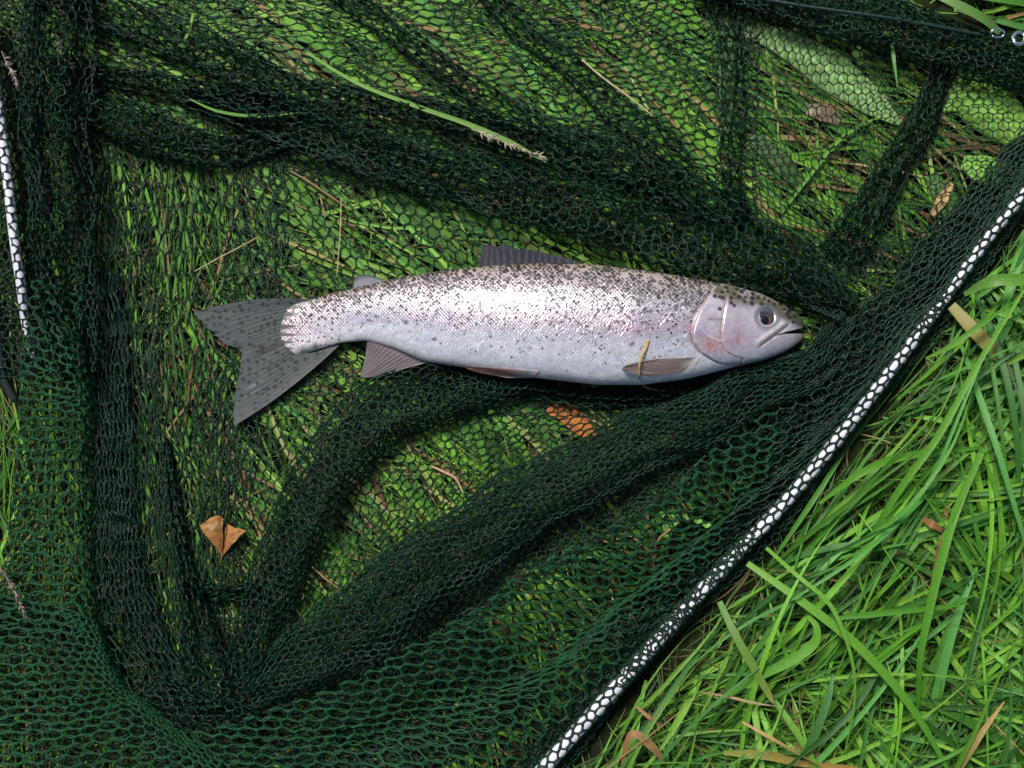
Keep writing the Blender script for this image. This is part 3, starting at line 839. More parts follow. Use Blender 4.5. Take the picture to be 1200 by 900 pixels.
for oa in (0, 1):
    for ob in (0, 1):
        i1, i2 = b1+oa, b2+ob
        f1 = a1-i1+.55*(hash2(i1, i2, 9)-.5); f2 = a2-i2+.55*(hash2(i1, i2, 10)-.5)
        ddx = (f1+f2)/2*p_; ddy = (f1-f2)/2*p_
        ang_ = .75+.9*(hash2(i1, i2, 12)-.5)
        qx = ddx*np.cos(ang_)+ddy*np.sin(ang_); qy = -ddx*np.sin(ang_)+ddy*np.cos(ang_)
        rr = rad0*(.68+.72*hash2(i1, i2, 2)**1.2)
        sf = .2+.5*hash2(i1, i2, 6)
        speck = np.maximum(speck, (.82+.18*hash2(i1, i2, 8))*smoothstep(rr+sf, rr-sf-.1, np.hypot(qx*.92, qy*1.14))*(hash2(i1, i2, 1) < prob0))
# bigger scattered spots
big = 0*XX
i3 = np.floor(XX/13); i4 = np.floor(YY/11)
for oa in (-1, 0, 1):
    for ob in (-1, 0, 1):
        ia, ib = i3+oa, i4+ob
        cx_ = (ia+.15+.7*hash2(ia, ib, 21))*13; cy_ = (ib+.15+.7*hash2(ia, ib, 22))*11
        on = hash2(ia, ib, 23) < np.interp(e_, [0, .25, .55, .7, .85], [.35, .30, .20, .08, 0])
        rr = 1.6+1.5*hash2(ia, ib, 24)
        big = np.maximum(big, on*smoothstep(rr+.7, rr-.5, np.hypot((XX-cx_), (YY-cy_)*1.15+.8*(XX-cx_)*(hash2(ia, ib, 25)-.5))))
bodym = smoothstep(2.5, -3.0, dg*np.where(YY < 336, 0, 1)+np.where(YY < 336, XX-846, 0))
ink = np.array((.016, .013, .018))
mot = fbm(XX/7, YY/5, 43)*smoothstep(.4, .7, e_)+.6*fbm(XX/5, YY/3, 44)
colr = colr*(1+.20*mot)[..., None]
colr = mix(colr, ink, .97*speck*bodym)
colr = mix(colr, np.array((.10, .09, .09)), .72*big*bodym)
# lateral line
yl = np.interp(XX, [316, 500, 700, 830], [391, 372, 372, 368])
colr = mix(colr, (.50, .40, .46), .30*np.exp(-((YY-yl)/1.0)**2)*bodym)
# head
hm = 1-bodym
hcol = mix((.135, .122, .085), (.56, .50, .55), smoothstep(-7, 7, YY-np.interp(XX, [830, 850, 880, 905, 925, 941], [347, 357, 361, 370, 380, 386])-3*fbm(XX/8, YY/6, 77)))
hcol = mix(hcol, (.50, .51, .55), smoothstep(405, 425, YY))
hcol = mix(hcol, (.56, .22, .21), .9*np.exp(-((XX-828)/14)**2-((YY-404)/10)**2)*smoothstep(-2, 3, dg)*np.clip(.9+.9*fbm(XX/5, YY/6, 57), 0, 1.3))
hcol = mix(hcol, (.52, .27, .31), .8*np.exp(-((XX-857)/13)**2-((YY-399)/14)**2)*np.clip(.9+.9*fbm(XX/5, YY/6, 57), 0, 1.3))
hcol = mix(hcol, (.26, .20, .42), .60*np.exp(-((XX-816)/8)**2-((YY-390)/8)**2)*np.clip(.9+.9*fbm(XX/5, YY/6, 57), 0, 1.3))
hcol = mix(hcol, (.55, .50, .62), .35*smoothstep(.1, .5, fbm(XX/9, YY/8, 51)))
hcol = mix(hcol, (.46, .40, .40), .35*smoothstep(.15, .5, fbm(XX/6, YY/6, 52)))
hcol = mix(hcol, (.20, .21, .25), .8*np.exp(-((er-1.05)/.16)**2))
hcol = mix(hcol, (.17, .165, .17), .7*inl*np.exp(-((dl+4.0)/1.5)**2))
hcol = mix(hcol, (.70, .66, .62), .7*inl*np.exp(-((dl-1.5)/2.6)**2))
hcol = mix(hcol, (.40, .24, .24), .65*gm*np.exp(-((dp+1.0)/1.3)**2)*smoothstep(345, 356, YY))
hcol = mix(hcol, (.30, .18, .18), .7*np.exp(-((YY-376)/1.6)**2)*smoothstep(820, 826, XX)*smoothstep(847, 840, XX))
hcol = mix(hcol, (.40, .37, .34), .6*smoothstep(925, 940, XX)*smoothstep(387, 393, YY))
hcol = hcol*(1+.16*fbm(XX/4, YY/4, 71)+.12*fbm(XX/14, YY/10, 72)-.10*np.clip(np.sin(np.arctan2(YY-378, XX-846)*34+2*vnoise(XX/8, YY/8, 73)), 0, 1)*smoothstep(2, 8, dg)*smoothstep(-1, -6, dp))[..., None]
sub = np.interp(XX, [811, 823, 838, 844], [382, 395, 400.5, 399.5])
sl_ = np.exp(-((YY-sub)/1.2)**2)*smoothstep(811, 814, XX)*smoothstep(843, 840, XX)
hcol = mix(hcol, (.78, .70, .74), .55*sl_)
hcol = mix(hcol, (.30, .20, .24), .45*np.exp(-((YY-sub-2.4)/1.3)**2)*smoothstep(811, 814, XX)*smoothstep(843, 840, XX))
for q in range(3):
    bl_ = np.interp(XX, [830, 850, 880, 905], [429+3*q, 430+3*q, 424+2.5*q, 415+2*q])
    hcol = mix(hcol, (.28, .26, .30), .40*np.exp(-((YY-bl_)/.8)**2)*smoothstep(832, 840, XX)*smoothstep(905, 890, XX))
nos = np.hypot((XX-921)/2.0, (YY-369)/1.4)
hcol = mix(hcol, (.03, .025, .025), .85*smoothstep(1.2, .6, nos))
hsp = [(842, 344), (849, 343), (842, 351), (833, 349), (839, 350), (852, 351), (856, 346), (862, 349.5), (851.5, 357), (868, 355), (855, 360), (870, 349.5), (878, 350.5), (877, 357), (885.5, 350), (893, 351), (889, 357.5), (898, 353.5), (905, 357), (917, 363), (923, 365), (919, 368), (922.5, 372.5), (930, 371), (838, 364), (861, 340), (870, 341), (880, 345), (848, 338), (866, 343), (909, 352), (901, 347), (913, 357), (927, 378)]
sp_ = 0*XX
for k, (a, b) in enumerate(hsp):
    r0 = 1.5+1.1*hash2(np.array(k), np.array(7), 3)
    sp_ = np.maximum(sp_, smoothstep(r0+.8, r0-.5, np.hypot((XX-a)*.9, YY-b)))
hcol = mix(hcol, (.018, .016, .018), .93*sp_)
hcol = mix(hcol, (.055, .034, .034), np.clip(slit*.65+inm, 0, 1))
colr = mix(colr, hcol, hm)
colr = mix(colr, (.26, .12, .13), .8*np.exp(-((dg+1.6)/1.3)**2)*gm*smoothstep(365, 385, YY))  # reddish gill edge with the shadow behind the cover painted in
pk = smoothstep(372, 330, XX)*(.45+.35*vnoise(YY/2.3+XX/30, XX/60, 85))
colr = mix(colr, np.array((.30, .235, .255)), np.clip(pk, 0, .8)*(1-.6*speck))
fing = 337+17*vnoise(YY/2.6, 0*YY, 88)+5*smoothstep(400, 416, YY)+6*smoothstep(366, 358, YY)
tg = smoothstep(fing+7, fing-8, XX)
tg = np.maximum(tg, smoothstep(.80, .97, e_+.05*vnoise(XX/5, 0*XX, 89))*smoothstep(402, 372, XX))
tg = np.maximum(tg, .9*smoothstep(.14, .02, e_)*smoothstep(375, 350, XX))
colr = mix(colr, np.array((.075, .085, .087))*(1+.3*vnoise(YY/1.7, XX/40, 87))[..., None], tg)
scal = bodym*(1-tg)*smoothstep(1.02, .8, e_)
metal = np.clip((.50-.22*smoothstep(.5, .85, e_))*bodym+.36*hm, 0, 1)*(1-tg)*(1-.9*np.clip(speck*bodym+sp_*hm+inm+slit*.8, 0, 1))*smoothstep(0, .2, e_)
Pb = np.stack([XX2, YY, ZZ], -1).reshape(-1, 3)
vb = W(np.stack([XX2, YY, zc], -1).reshape(-1, 3)); vb[:, 2] = ZZ.ravel()*U
body = mesh_obj('body', vb, grid_faces(nx, nt_, True)[:, ::-1], M['fish'], trout, col=colr.reshape(-1, 3), uv=np.stack([XX, YY], -1).reshape(-1, 2))
for nm, ar in (('Scale', scal), ('Metal', metal)):
    a = body.data.attributes.new(nm, 'FLOAT', 'POINT'); a.data.foreach_set('value', ar.astype(np.float32).ravel())

# fins: ribbed webs between a root curve and a free edge
def fin(name, root, edge, colf, rays=18, nq=90, nr=44, amp=.7, thick=.9, solid=True, ragged=0., parent=None, bow=(0, 0, 0), hug=0):
    q = np.linspace(0, 1, nq); r = np.linspace(0, 1, nr)
    R = cr(np.asarray(root, float), q*(len(root)-1)); E = cr(np.asarray(edge, float), q*(len(edge)-1))
    rag = 1-ragged*(.5+.5*vnoise(q*rays*2, 0*q, 3))
    P = R[None]+(E-R)[None]*(r[:, None, None]*rag[None, :, None])
    P[..., 1] += np.interp(q, [0, .5, 1], bow)[None]*(4*r*(1-r))[:, None]
    Q = np.repeat(q[None], nr, 0); RR = np.repeat(r[:, None], nq, 1)
    ridge = np.cos(Q*rays*2*math.pi)*smoothstep(1.1, .5, RR)+.6*np.cos(Q*rays*4*math.pi)*smoothstep(.3, .7, RR)
    P[..., 2] += amp*ridge+2.0*fbm(Q*5, RR*2, len(root))*RR
    if hug: P[..., 2] = np.maximum(P[..., 2], flank_z(P[..., 0].ravel(), P[..., 1].ravel()).reshape(nr, nq)+hug*smoothstep(0, .3, RR)+.3+amp*ridge*.5)
    C = colf(Q, RR, P, ridge)
    top = W(P).reshape(-1, 3); n = len(top)
    botm = top.copy(); botm[:, 2] -= thick*U*np.interp(RR.ravel(), [0, 1], [1.6, .5])
    f = grid_faces(nr, nq)
    idx = np.arange(n).reshape(nr, nq)
    rim = np.concatenate([idx[0], idx[1:, -1], idx[-1, -2::-1], idx[-2:0:-1, 0]])
    rf = np.stack([rim, np.roll(rim, -1), np.roll(rim, -1)+n, rim+n], 1)
    return mesh_obj(name, np.concatenate([top, botm]), np.concatenate([f[:, ::-1], f+n, rf]), M['fin'], parent or trout, col=np.tile(C.reshape(-1, 3), (2, 1)))
def spots(P, cell, prob, r0, seed, stretch=1.0):
    x, y = P[..., 0], P[..., 1]; s = 0*x
    i, j = np.floor(x/cell), np.floor(y/cell)
    for a in (-1, 0, 1):
        for b in (-1, 0, 1):
            ia, jb = i+a, j+b
            cx_ = (ia+.2+.6*hash2(ia, jb, seed))*cell; cy_ = (jb+.2+.6*hash2(ia, jb, seed+1))*cell
            r = r0*(.7+.6*hash2(ia, jb, seed+2))
            s = np.maximum(s, (hash2(ia, jb, seed+3) < prob)*smoothstep(r+.7, r-.6, np.hypot((x-cx_)*stretch, y-cy_)))
    return s
def tail_col(Q, R, P, ridge):
    c = mix((.072, .083, .086), (.045, .053, .055), smoothstep(-.5, .9, ridge)*.7)
    c = mix(c, (.024, .025, .025), .8*smoothstep(.35, .0, np.abs(Q-.52))*smoothstep(.9, .4, R)*smoothstep(-.2, .3, fbm(Q*14, R*3, 6)))
    c = mix(c, (.05, .055, .058), .5*smoothstep(.2, .7, fbm(Q*26, R*2, 5)))
    c = mix(c, (.30, .30, .32), .75*smoothstep(.25, .6, fbm(Q*40, R*1.5, 15))*smoothstep(.45, .75, R)*smoothstep(.72, .8, Q)*smoothstep(1, .88, Q))
    c = mix(c, (.012, .012, .013), .75*spots(P, 8.2, .8, 1.9, 71, .85))
    c = mix(c, (.12, .12, .125), .5*smoothstep(.9, 1, Q))
    return c
fin('tail_fin', [(372, 352, 24), (352, 358, 21), (340, 374, 20), (338, 392, 20), (344, 408, 21), (362, 414, 22), (400, 402.5, 25)],
    [(223, 366.5, 22), (240, 383, 21), (262, 403, 21), (281, 412, 20), (279, 440, 21), (272, 474, 21), (273, 500, 22)], tail_col, 26, 190, 90, .09, .8, ragged=.035, bow=(-8, 0, 6))
# long outer edges of the tail lobes
def dors_col(Q, R, P, ridge):
    c = mix((.024, .025, .034), (.048, .050, .064), smoothstep(-.6, .8, ridge))
    return mix(c, (.018, .018, .024), .7*spots(P, 8, .6, 1.8, 81))
zd = float(body_at(np.array([620.]))[3][0])
fin('dorsal_fin', [(560, 316, zd-2), (590, 313, zd), (620, 311, zd), (650, 311, zd), (684, 312, zd)],
    [(566, 284.5, zd-22), (588, 286, zd-22), (622, 291.5, zd-18), (648, 298, zd-10), (682, 308, zd-2)], dors_col, 15, 90, 30, .07, .8, ragged=.16)
za = float(body_at(np.array([430.]))[3][0])
fin('adipose_fin', [(414, 341, za), (425, 338, za), (438, 334, za), (450, 331, za)], [(415, 327, za-5), (422, 322, za-6), (434, 322.5, za-5), (448, 328, za-2)],
    lambda Q, R, P, d: mix((.16, .17, .19), (.05, .05, .06), smoothstep(.55, .95, R)), 1, 30, 16, .1, 2.0)
def anal_col(Q, R, P, ridge):
    c = mix((.20, .17, .175), (.11, .090, .098), smoothstep(-.5, .8, ridge))
    c = mix(c, (.55, .55, .60), smoothstep(.93, .99, Q)*.8)
    return mix(c, (.26, .22, .22), smoothstep(.3, 0, R)*.6)
zn = float(body_at(np.array([465.]))[3][0])
fin('anal_fin', [(431, 396, zn-2), (448, 400, zn), (470, 409, zn), (490, 418, zn), (503, 424, zn)],
    [(428, 418, zn-14), (424, 436, zn-18), (424, 442.5, zn-18), (446, 440.5, zn-14), (484, 429, zn-3)], anal_col, 16, 80, 36, .22, .8)
zp = float(body_at(np.array([580.]))[3][0])
def pec_col(Q, R, P, ridge):
    c = mix((.24, .185, .165), (.15, .115, .105), smoothstep(-.5, .8, ridge))
    c = mix((.55, .50, .48), c, smoothstep(.02, .28, R))
    c = mix(c, (.10, .085, .08), .5*smoothstep(.8, 1, R))
    return mix(c, (.44, .24, .18), .6*smoothstep(.75, .9, Q)*smoothstep(1, .7, R))
def onf(x, y, dz): return (x, y, float(flank_z(np.array([x*1.]), np.array([y*1.]))[0])+dz)
fin('pectoral_fin', [onf(821, 418.5, 1), onf(818, 423, 1.4), onf(815, 428, 1.2), onf(806, 434, .5)],
    [onf(768, 421, 4), onf(738, 427, 5), onf(729, 433, 5.5), onf(741, 438.5, 5), onf(766, 440.5, 4)], pec_col, 12, 64, 50, .2, 1.0, hug=2.2)

fin('pelvic_fin', [onf(632, 435, 1), onf(630, 438, 1.2), onf(628, 441, 1), onf(622, 442.5, 1)],
    [onf(556, 430.5, 3), onf(546, 430, 3), (556, 435.5, zp+2), (596, 443, zp+2)], lambda Q, R, P, d: mix(mix((.46, .40, .40), (.34, .16, .13), smoothstep(.1, .5, R)), (.62, .60, .62), smoothstep(.80, 1, Q)*.6), 8, 40, 50, .2, 1.0, hug=1.2)

# eye: dark ball with a thin copper iris
def dome(cx, cy, rx, ry, z0, hgt, colf, nr=16, na=40):
    r = np.linspace(.001, 1, nr); a = np.arange(na)/na*2*math.pi
    Rr, Aa = np.meshgrid(r, a, indexing='ij')
    P = np.stack([cx+rx*Rr*np.cos(Aa), cy+ry*Rr*np.sin(Aa), z0+hgt*np.sqrt(np.maximum(1-Rr**2, 0))], -1)
    return W(P).reshape(-1, 3), grid_faces(nr, na, True), colf(Rr, Aa, P).reshape(-1, 3)
ez = float(flank_z(np.array([894.]), np.array([372.]))[0])
def eye_col(R, A, P):
    c = mix((.020, .020, .024), (.05, .055, .065), smoothstep(.5, .8, R))
    rr = np.hypot(P[..., 0]-895, P[..., 1]-375.5)
    c = mix(c, (.24, .10, .04), np.exp(-((rr-7.2)/.75)**2)*(.6+.4*np.sin(A)))
    c = mix(c, (.06, .07, .09), smoothstep(367, 363, P[..., 1])*.9)
    return c
v, f, cc = dome(893.5, 372, 13.6, 12.6, ez-4.5, 5.5, eye_col)
eye = mesh_obj('eye', v, f, M['eye'], trout, col=cc)
v, f, cc = dome(895, 375.5, 6.0, 5.8, ez-.2, 1.6, lambda R, A, P: np.zeros(R.shape+(3,)))
pu = mesh_obj('pupil', v, f, M['pupil'], trout)
pu.parent = eye

# ------------------------------------------------------------------ leaves, straws and single blades
def leaf_grid(name, pts_fn, nu, nv, colf, mat, label, cat, thick=.7, group=None):
    u, v = np.meshgrid(np.linspace(0, 1, nu), np.linspace(0, 1, nv))
    P = pts_fn(u.ravel(), v.ravel())
    top = W(P); n = len(top); low_ = top.copy(); low_[:, 2] -= thick*U
    f = grid_faces(nv, nu); idx = np.arange(n).reshape(nv, nu)
    rim = np.concatenate([idx[0], idx[1:, -1], idx[-1, -2::-1], idx[-2:0:-1, 0]])
    rf = np.stack([rim, np.roll(rim, -1), np.roll(rim, -1)+n, rim+n], 1)
    C = colf(u.ravel(), v.ravel(), P)
    o = mesh_obj(name, np.concatenate([top, low_]), np.concatenate([f[:, ::-1], f+n, rf]), mat, col=np.tile(C, (2, 1)),
                 uv=np.tile(np.stack([u.ravel(), v.ravel()], 1), (2, 1)), loc=W(P.mean(0)*[1, 1, 0]+[0, 0, P[:, 2].min()]))
    tag(o, label, cat, group)
    return o
# curled brown leaf
def bl(u, v):
    far = cr(np.array([(233, 616, 30), (243, 609, 33), (255, 603, 33), (260.5, 608, 27), (262, 619, 19), (266, 616, 23), (270, 616, 20), (278, 619, 27), (290, 621, 31)], float), u*8)
    tip = np.array((260, 652, 18.))
    P = far+(tip-far)*v[:, None]**.92
    P[:, 2] += 2.2*np.sin(v*math.pi)*np.where(u < .45, 1.4, .8)+1.2*fbm(u*6, v*4, 3)
    P[:, 0] += 2.2*fbm(u*9, v*5, 4)*(1-.6*v); P[:, 1] += 3.0*fbm(u*9, v*5, 6)*(1-.7*v)
    P[:, 2] += 3.0*np.exp(-((u-.40)/.05)**2)*(1-v)-2.5*np.exp(-((u-.52)/.05)**2)*(1-v)
    return P
def blc(u, v, P):
    c = mix((.36, .17, .045), (.26, .10, .025), smoothstep(.1, .9, v))
    c = mix(c, (.52, .34, .18), .7*smoothstep(.0, .5, fbm(u*7, v*5, 9))*smoothstep(.5, .3, np.abs(u-.2)*1.5))
    c = mix(c, (.15, .06, .02), .6*np.exp(-((u-.5)/.08)**2))
    c = mix(c, (.50, .30, .13), .45*np.exp(-(np.sin((v*1.2+np.abs(u-.45)*2.4)*9)/.25)**2))
    return mix(c, (.12, .05, .02), .65*smoothstep(.05, .45, fbm(u*14, v*10, 10)))
bo = leaf_grid('dead_leaf', bl, 50, 26, blc, M['leaf'], 'curled brown dead leaf lying on the net below the tail', 'leaf')
sv, sf = tube(W(np.array([(260, 651, 18), (259.5, 655, 17), (258.5, 660, 15.5)])), [.9*U, .7*U, .5*U], 6)
st = mesh_obj('stem', sv, sf, M['straw'], col=np.tile((.30, .11, .03), (len(sv), 1))); st.parent = bo; st.location = [-q for q in bo.location]

# orange leaf under the net
def ol(u, v):
    P0 = cr(np.array([(642, 478, 13), (660, 482, 13.5), (676, 494, 13.5), (690, 508, 13), (708, 518, 12.5)], float), v*4)
    wd = np.interp(v, [0, .15, .4, .6, .8, 1], [4, 11, 13, 11, 8, 3])
    s = (u*2-1)*wd
    P0[:, 0] -= s*.62; P0[:, 1] += s*.78; P0[:, 2] += .6*fbm(u*4, v*6, 2)-.02*s*s*.3
    return P0
leaf_grid('dead_leaf', ol, 14, 30, lambda u, v, P: mix((.50, .16, .03), (.30, .09, .025), smoothstep(-.3, .5, fbm(u*5, v*7, 4))), M['leaf'], 'orange leaf seen through the net below the belly of the trout', 'leaf')

# broad green leaves under the net at the upper right
def broad(spine, wid, z, label, colr_, curve=.02, seed=1, name='broad_leaf'):
    sp3 = np.asarray(spine, float)
    def fn(u, v):
        q = cr(sp3, v*(len(sp3)-1)); e = 1e-3
        q2 = cr(sp3, np.clip(v+e, 0, 1)*(len(sp3)-1)); q1 = cr(sp3, np.clip(v-e, 0, 1)*(len(sp3)-1))
        d = q2-q1; d /= np.linalg.norm(d, axis=1, keepdims=True)+1e-9
        wd = np.interp(v, np.linspace(0, 1, len(wid)), wid)
        s = (u*2-1)*wd
        zz = z+4*np.sin(v*math.pi)-curve*s*s+1.2*np.abs(u*2-1)+.8*fbm(u*3, v*8, seed)
        return np.stack([q[:, 0]-d[:, 1]*s, q[:, 1]+d[:, 0]*s, zz], -1)
    def cf(u, v, P):
        c = np.tile(np.asarray(colr_, float), (len(u), 1))*(1+.25*fbm(u*3, v*9, seed+3))[:, None]
        c = mix(c, np.asarray(colr_)*1.35, .5*np.exp(-(np.sin((v*9-np.abs(u-.5)*2.2)*math.pi)/.3)**2))
        c = mix(c, (.20, .16, .05), .5*smoothstep(.25, .6, fbm(u*5, v*14, seed+8)))
        return mix(c, np.asarray(colr_)*1.7, .6*np.exp(-((u-.5)/.05)**2))
    return leaf_grid(name, fn, 13, 34, cf, M['green_leaf'], label, 'leaf')
broad([(872, 36), (920, 50), (975, 85), (1020, 118), (1056, 146)], [5, 17, 24, 17, 3], 15, 'long broad green leaf pointing down right under the net above the head', (.24, .42, .14), .012, 1)
broad([(1100, 118), (1130, 110), (1165, 130), (1200, 160)], [14, 27, 31, 20], 17, 'widest rounded green leaf under the net at the right edge', (.20, .42, .07), .012, 2)
broad([(1128, 190), (1150, 198), (1170, 205), (1186, 212)], [8, 17, 18, 9], 17, 'small rounded bright leaf under the net just above the white pole', (.20, .44, .07), .012, 3)
broad([(851, 14), (853, 60), (852, 110), (850, 165)], [8, 11, 9, 3], 14, 'upright dull green leaf under the net at top right', (.06, .14, .04), .012, 4)
broad([(1000, 52), (1004, 60), (1010, 76)], [2, 7, 3], 20, 'small pointed pale leaf tip beside the long broad leaf', (.15, .30, .06), .012, 5)
broad([(1090, 205), (1110, 235), (1120, 262)], [8, 14, 8], 15, 'dark green leaf under the net left of the small bright leaf', (.05, .14, .03), .012, 6)
broad([(945, 128), (965, 132), (985, 142)], [6, 11, 6], 13, 'pale dead leaf under the net below the long broad leaf', (.22, .17, .10), .012, 7, 'dead_leaf')
broad([(1116, 215), (1104, 235), (1092, 252)], [3, 7, 3], 18, 'tan dead leaf under the net near the white pole', (.42, .29, .12), .012, 8, 'dead_leaf')
broad([(880, 160), (915, 190), (945, 225)], [8, 13, 6], 13, 'dim green leaf under the net left of the arching blade', (.05, .11, .03), .012, 9)

# sprig of clover pushing through the outer netting
sprig = empty('clover_sprig', W((785, 640, 10)))
tag(sprig, 'bright green leafy sprig poking through the outer netting', 'plant')
v, f = tube(W(cr(np.array([(766, 680, 6), (767, 650, 30), (772, 632, 42), (786, 620, 48)], float), np.linspace(0, 3, 20))), 1.3*U, 6)
mesh_obj('stem', v, f, M['straw'], sprig, col=np.tile((.26, .16, .06), (len(v), 1)))
for a, b, rx, ry, rot in ((764, 616, 3.2, 8, 0.1), (776, 616, 9, 6, .4), (788, 601, 8, 4.5, .2), (800, 604, 8, 4.5, .5), (782, 626, 5, 6, 1), (790, 611, 5, 8, .6), (775, 603, 4.5, 4, 0), (818, 610, 5, 4, .3), (828, 615, 5, 4, .1), (810, 592, 6, 4, .6)):
    vv, ff, cc = dome(0, 0, 1, 1, 0, .18, lambda R, A, P: mix(np.array((.14, .33, .05)), (.20, .42, .09), np.exp(-((P[..., 1])/.12)**2)), 7, 16)
    # scale and turn in units, cupped a little
    r_, a_ = np.meshgrid(np.linspace(.001, 1, 7), np.arange(16)/16*2*math.pi, indexing='ij')
    ux, uy = rx*1.1*r_*np.cos(a_), ry*.95*r_*np.sin(a_)*(1-.62*(r_*np.cos(a_))**2) if rx > ry else ry*r_*np.sin(a_)
    if rx <= ry: ux = ux*(1-.62*(r_*np.sin(a_))**2)
    P = np.stack([a+ux*math.cos(rot)-uy*math.sin(rot), b+ux*math.sin(rot)+uy*math.cos(rot), 34+3*math.cos(b*1.7)+2.5*np.abs(ux)/rx+1.5*uy/ry+0*ux+2*math.sin(a*3.1)], -1).reshape(-1, 3)
    mesh_obj('leaflet', W(P), ff, M['green_leaf'], sprig, col=cc, uv=np.stack([.5+.5*np.cos(a_)*r_, r_], -1).reshape(-1, 2))

# straws and single blades: name, label, path (x, y, z), widths, colour from, colour to
def blade(name, label, path, wid, c0, c1, cat='grass blade', tipc=None, fold_=.25, twist=0., mat='grass', n=26):
    p = np.asarray(path, float)
    t = np.linspace(0, len(p)-1, n); q = cr(p, t)
    d = np.gradient(q, axis=0); d /= np.linalg.norm(d, axis=1, keepdims=True)
    s = np.stack([-d[:, 1], d[:, 0], 0*d[:, 0]], 1); s /= np.linalg.norm(s, axis=1, keepdims=True)
    f_ = np.linspace(0, 1, n)
    w_ = np.interp(f_, np.linspace(0, 1, len(wid)), wid)*.42
    tw = (twist*f_)[:, None]
    s = s*np.cos(tw)+np.array([0, 0, 1.])*np.sin(tw)
    rows = np.stack([q-s*w_[:, None], q+np.array([0, 0, -1.])*(fold_*w_)[:, None], q+s*w_[:, None]], 1).reshape(-1, 3)
    c = mix(c0, c1, f_)
    if tipc is not None: c = mix(c, tipc[0], smoothstep(1-tipc[1], 1, f_)*(.6+.4*vnoise(f_*30, 0*f_, 3)))
    C = np.repeat(c, 3, 0); T = np.stack([np.tile([0, .5, 1], n), np.repeat(f_, 3)], 1)
    top = W(rows)
    o = mesh_obj(name, top, grid_faces(n, 3)[:, ::-1], M[mat], col=C, uv=T, loc=W(q[0]*[1, 1, 0]+[0, 0, max(0, q[:, 2].min())]))
    tag(o, label, cat)
    return o
def stalk(name, label, path, rad, c0, c1, cat='straw', n=40):
    p = np.asarray(path, float); q = cr(p, np.linspace(0, len(p)-1, n))
    v, f = tube(W(q), np.interp(np.linspace(0, 1, n), np.linspace(0, 1, len(rad)), rad)*U, 6)
    fr_ = np.repeat(np.linspace(0, 1, n+2), 6)
    o = mesh_obj(name, v, f, M['straw'], col=mix(c0, c1, fr_)*(1+.2*vnoise(fr_*30, 0*fr_, 2))[:, None], loc=W(q[0]))
    tag(o, label, cat)
    return o
g1, g2, g3 = (.105, .29, .025), (.070, .235, .020), (.150, .350, .040)
tan, pal, brn = (.46, .32, .12), (.50, .42, .24), (.28, .15, .06)
blade('grass_blade', 'long pale green blade running from the white pole down right to the bottom edge', [(876, 660, 52), (940, 705, 72), (1000, 752, 78), (1050, 805, 74), (1085, 855, 66), (1115, 910, 55)], [8, 12, 13, 12, 9, 5], g3, g2)
blade('grass_blade', 'tall upright blade crossing the right hand grass from the right top to the bottom', [(1075, 845, 40), (1078, 775, 80), (1088, 720, 88), (1105, 650, 88), (1122, 595, 84), (1150, 530, 75)], [3, 9, 12, 13, 12, 8], g2, g1)
blade('grass_blade', 'flat blade lying level across the right hand grass', [(965, 726, 70), (1020, 720, 76), (1080, 714, 76), (1135, 708, 70)], [4, 9, 8, 2], g2, g2)
blade('grass_blade', 'folded over wide blade with a loop in the lower grass', [(830, 830, 40), (880, 798, 60), (925, 775, 74), (953, 755, 80), (957, 735, 84), (947, 722, 78)], [6, 10, 16, 15, 10, 6], g2, g3, twist=.5)
blade('grass_blade', 'short blade with a yellowed scorched tip beside the white pole', [(843, 705, 50), (862, 745, 66), (882, 780, 72), (900, 812, 70), (906, 824, 68)], [8, 11, 12, 9, 3], (.10, .22, .03), (.15, .24, .04), tipc=(np.array((.42, .28, .07)), .45))
blade('grass_blade', 'thin arching blade from the pole over the pale long blade', [(898, 642, 50), (935, 675, 84), (970, 705, 92), (990, 745, 94), (1001, 790, 88), (1000, 835, 76), (990, 880, 60)], [5, 6, 6, 5, 4, 3, 1.5], g3, g1)
blade('grass_blade', 'bluish upright blade in the bottom middle of the grass', [(935, 905, 45), (955, 860, 72), (970, 820, 76), (976, 790, 70)], [10, 13, 11, 3], (.06, .17, .04), (.075, .20, .06))
blade('grass_blade', 'curved blade arching out below the pole towards the centre right', [(960, 590, 50), (1000, 560, 70), (1040, 540, 70), (1090, 530, 62), (1150, 525, 50)], [4, 10, 12, 10, 4], g1, g2)
blade('grass_blade', 'straight bright blade rising to the right edge near the pole', [(1010, 650, 40), (1050, 580, 78), (1100, 510, 86), (1150, 420, 80), (1200, 340, 68)], [6, 10, 10, 8, 4], g2, g3)
blade('grass_blade', 'sharp forked blade pointing up right near the pole', [(1085, 420, 45), (1115, 405, 66), (1150, 380, 72), (1190, 352, 62)], [3, 8, 8, 2], g3, g2)
blade('grass_blade', 'wide pale blade at the right edge below the tip of the pole', [(1130, 345, 40), (1160, 330, 60), (1195, 328, 66), (1240, 334, 60)], [6, 16, 17, 12], (.12, .26, .05), g1)
blade('grass_blade', 'wide pale blade lying across the upper right corner', [(1085, -12, 40), (1120, 4, 50), (1150, 20, 52), (1172, 38, 44)], [10, 13, 13, 9], (.12, .25, .05), (.09, .2, .05))
blade('grass_blade', 'tapering blade hanging through the net beside the leaf at upper right', [(1046, 50, 44), (1047, 66, 50), (1049, 82, 50), (1052, 103, 44)], [5, 5.5, 4, 1], (.10, .26, .07), (.16, .36, .10))
blade('grass_blade', 'yellowed blade with a brown middle at the bottom of the grass', [(848, 882, 40), (880, 884, 60), (905, 886, 66), (940, 895, 60), (1010, 900, 40)], [6, 13, 14, 9, 5], (.22, .26, .05), (.35, .22, .06), mat='grass')
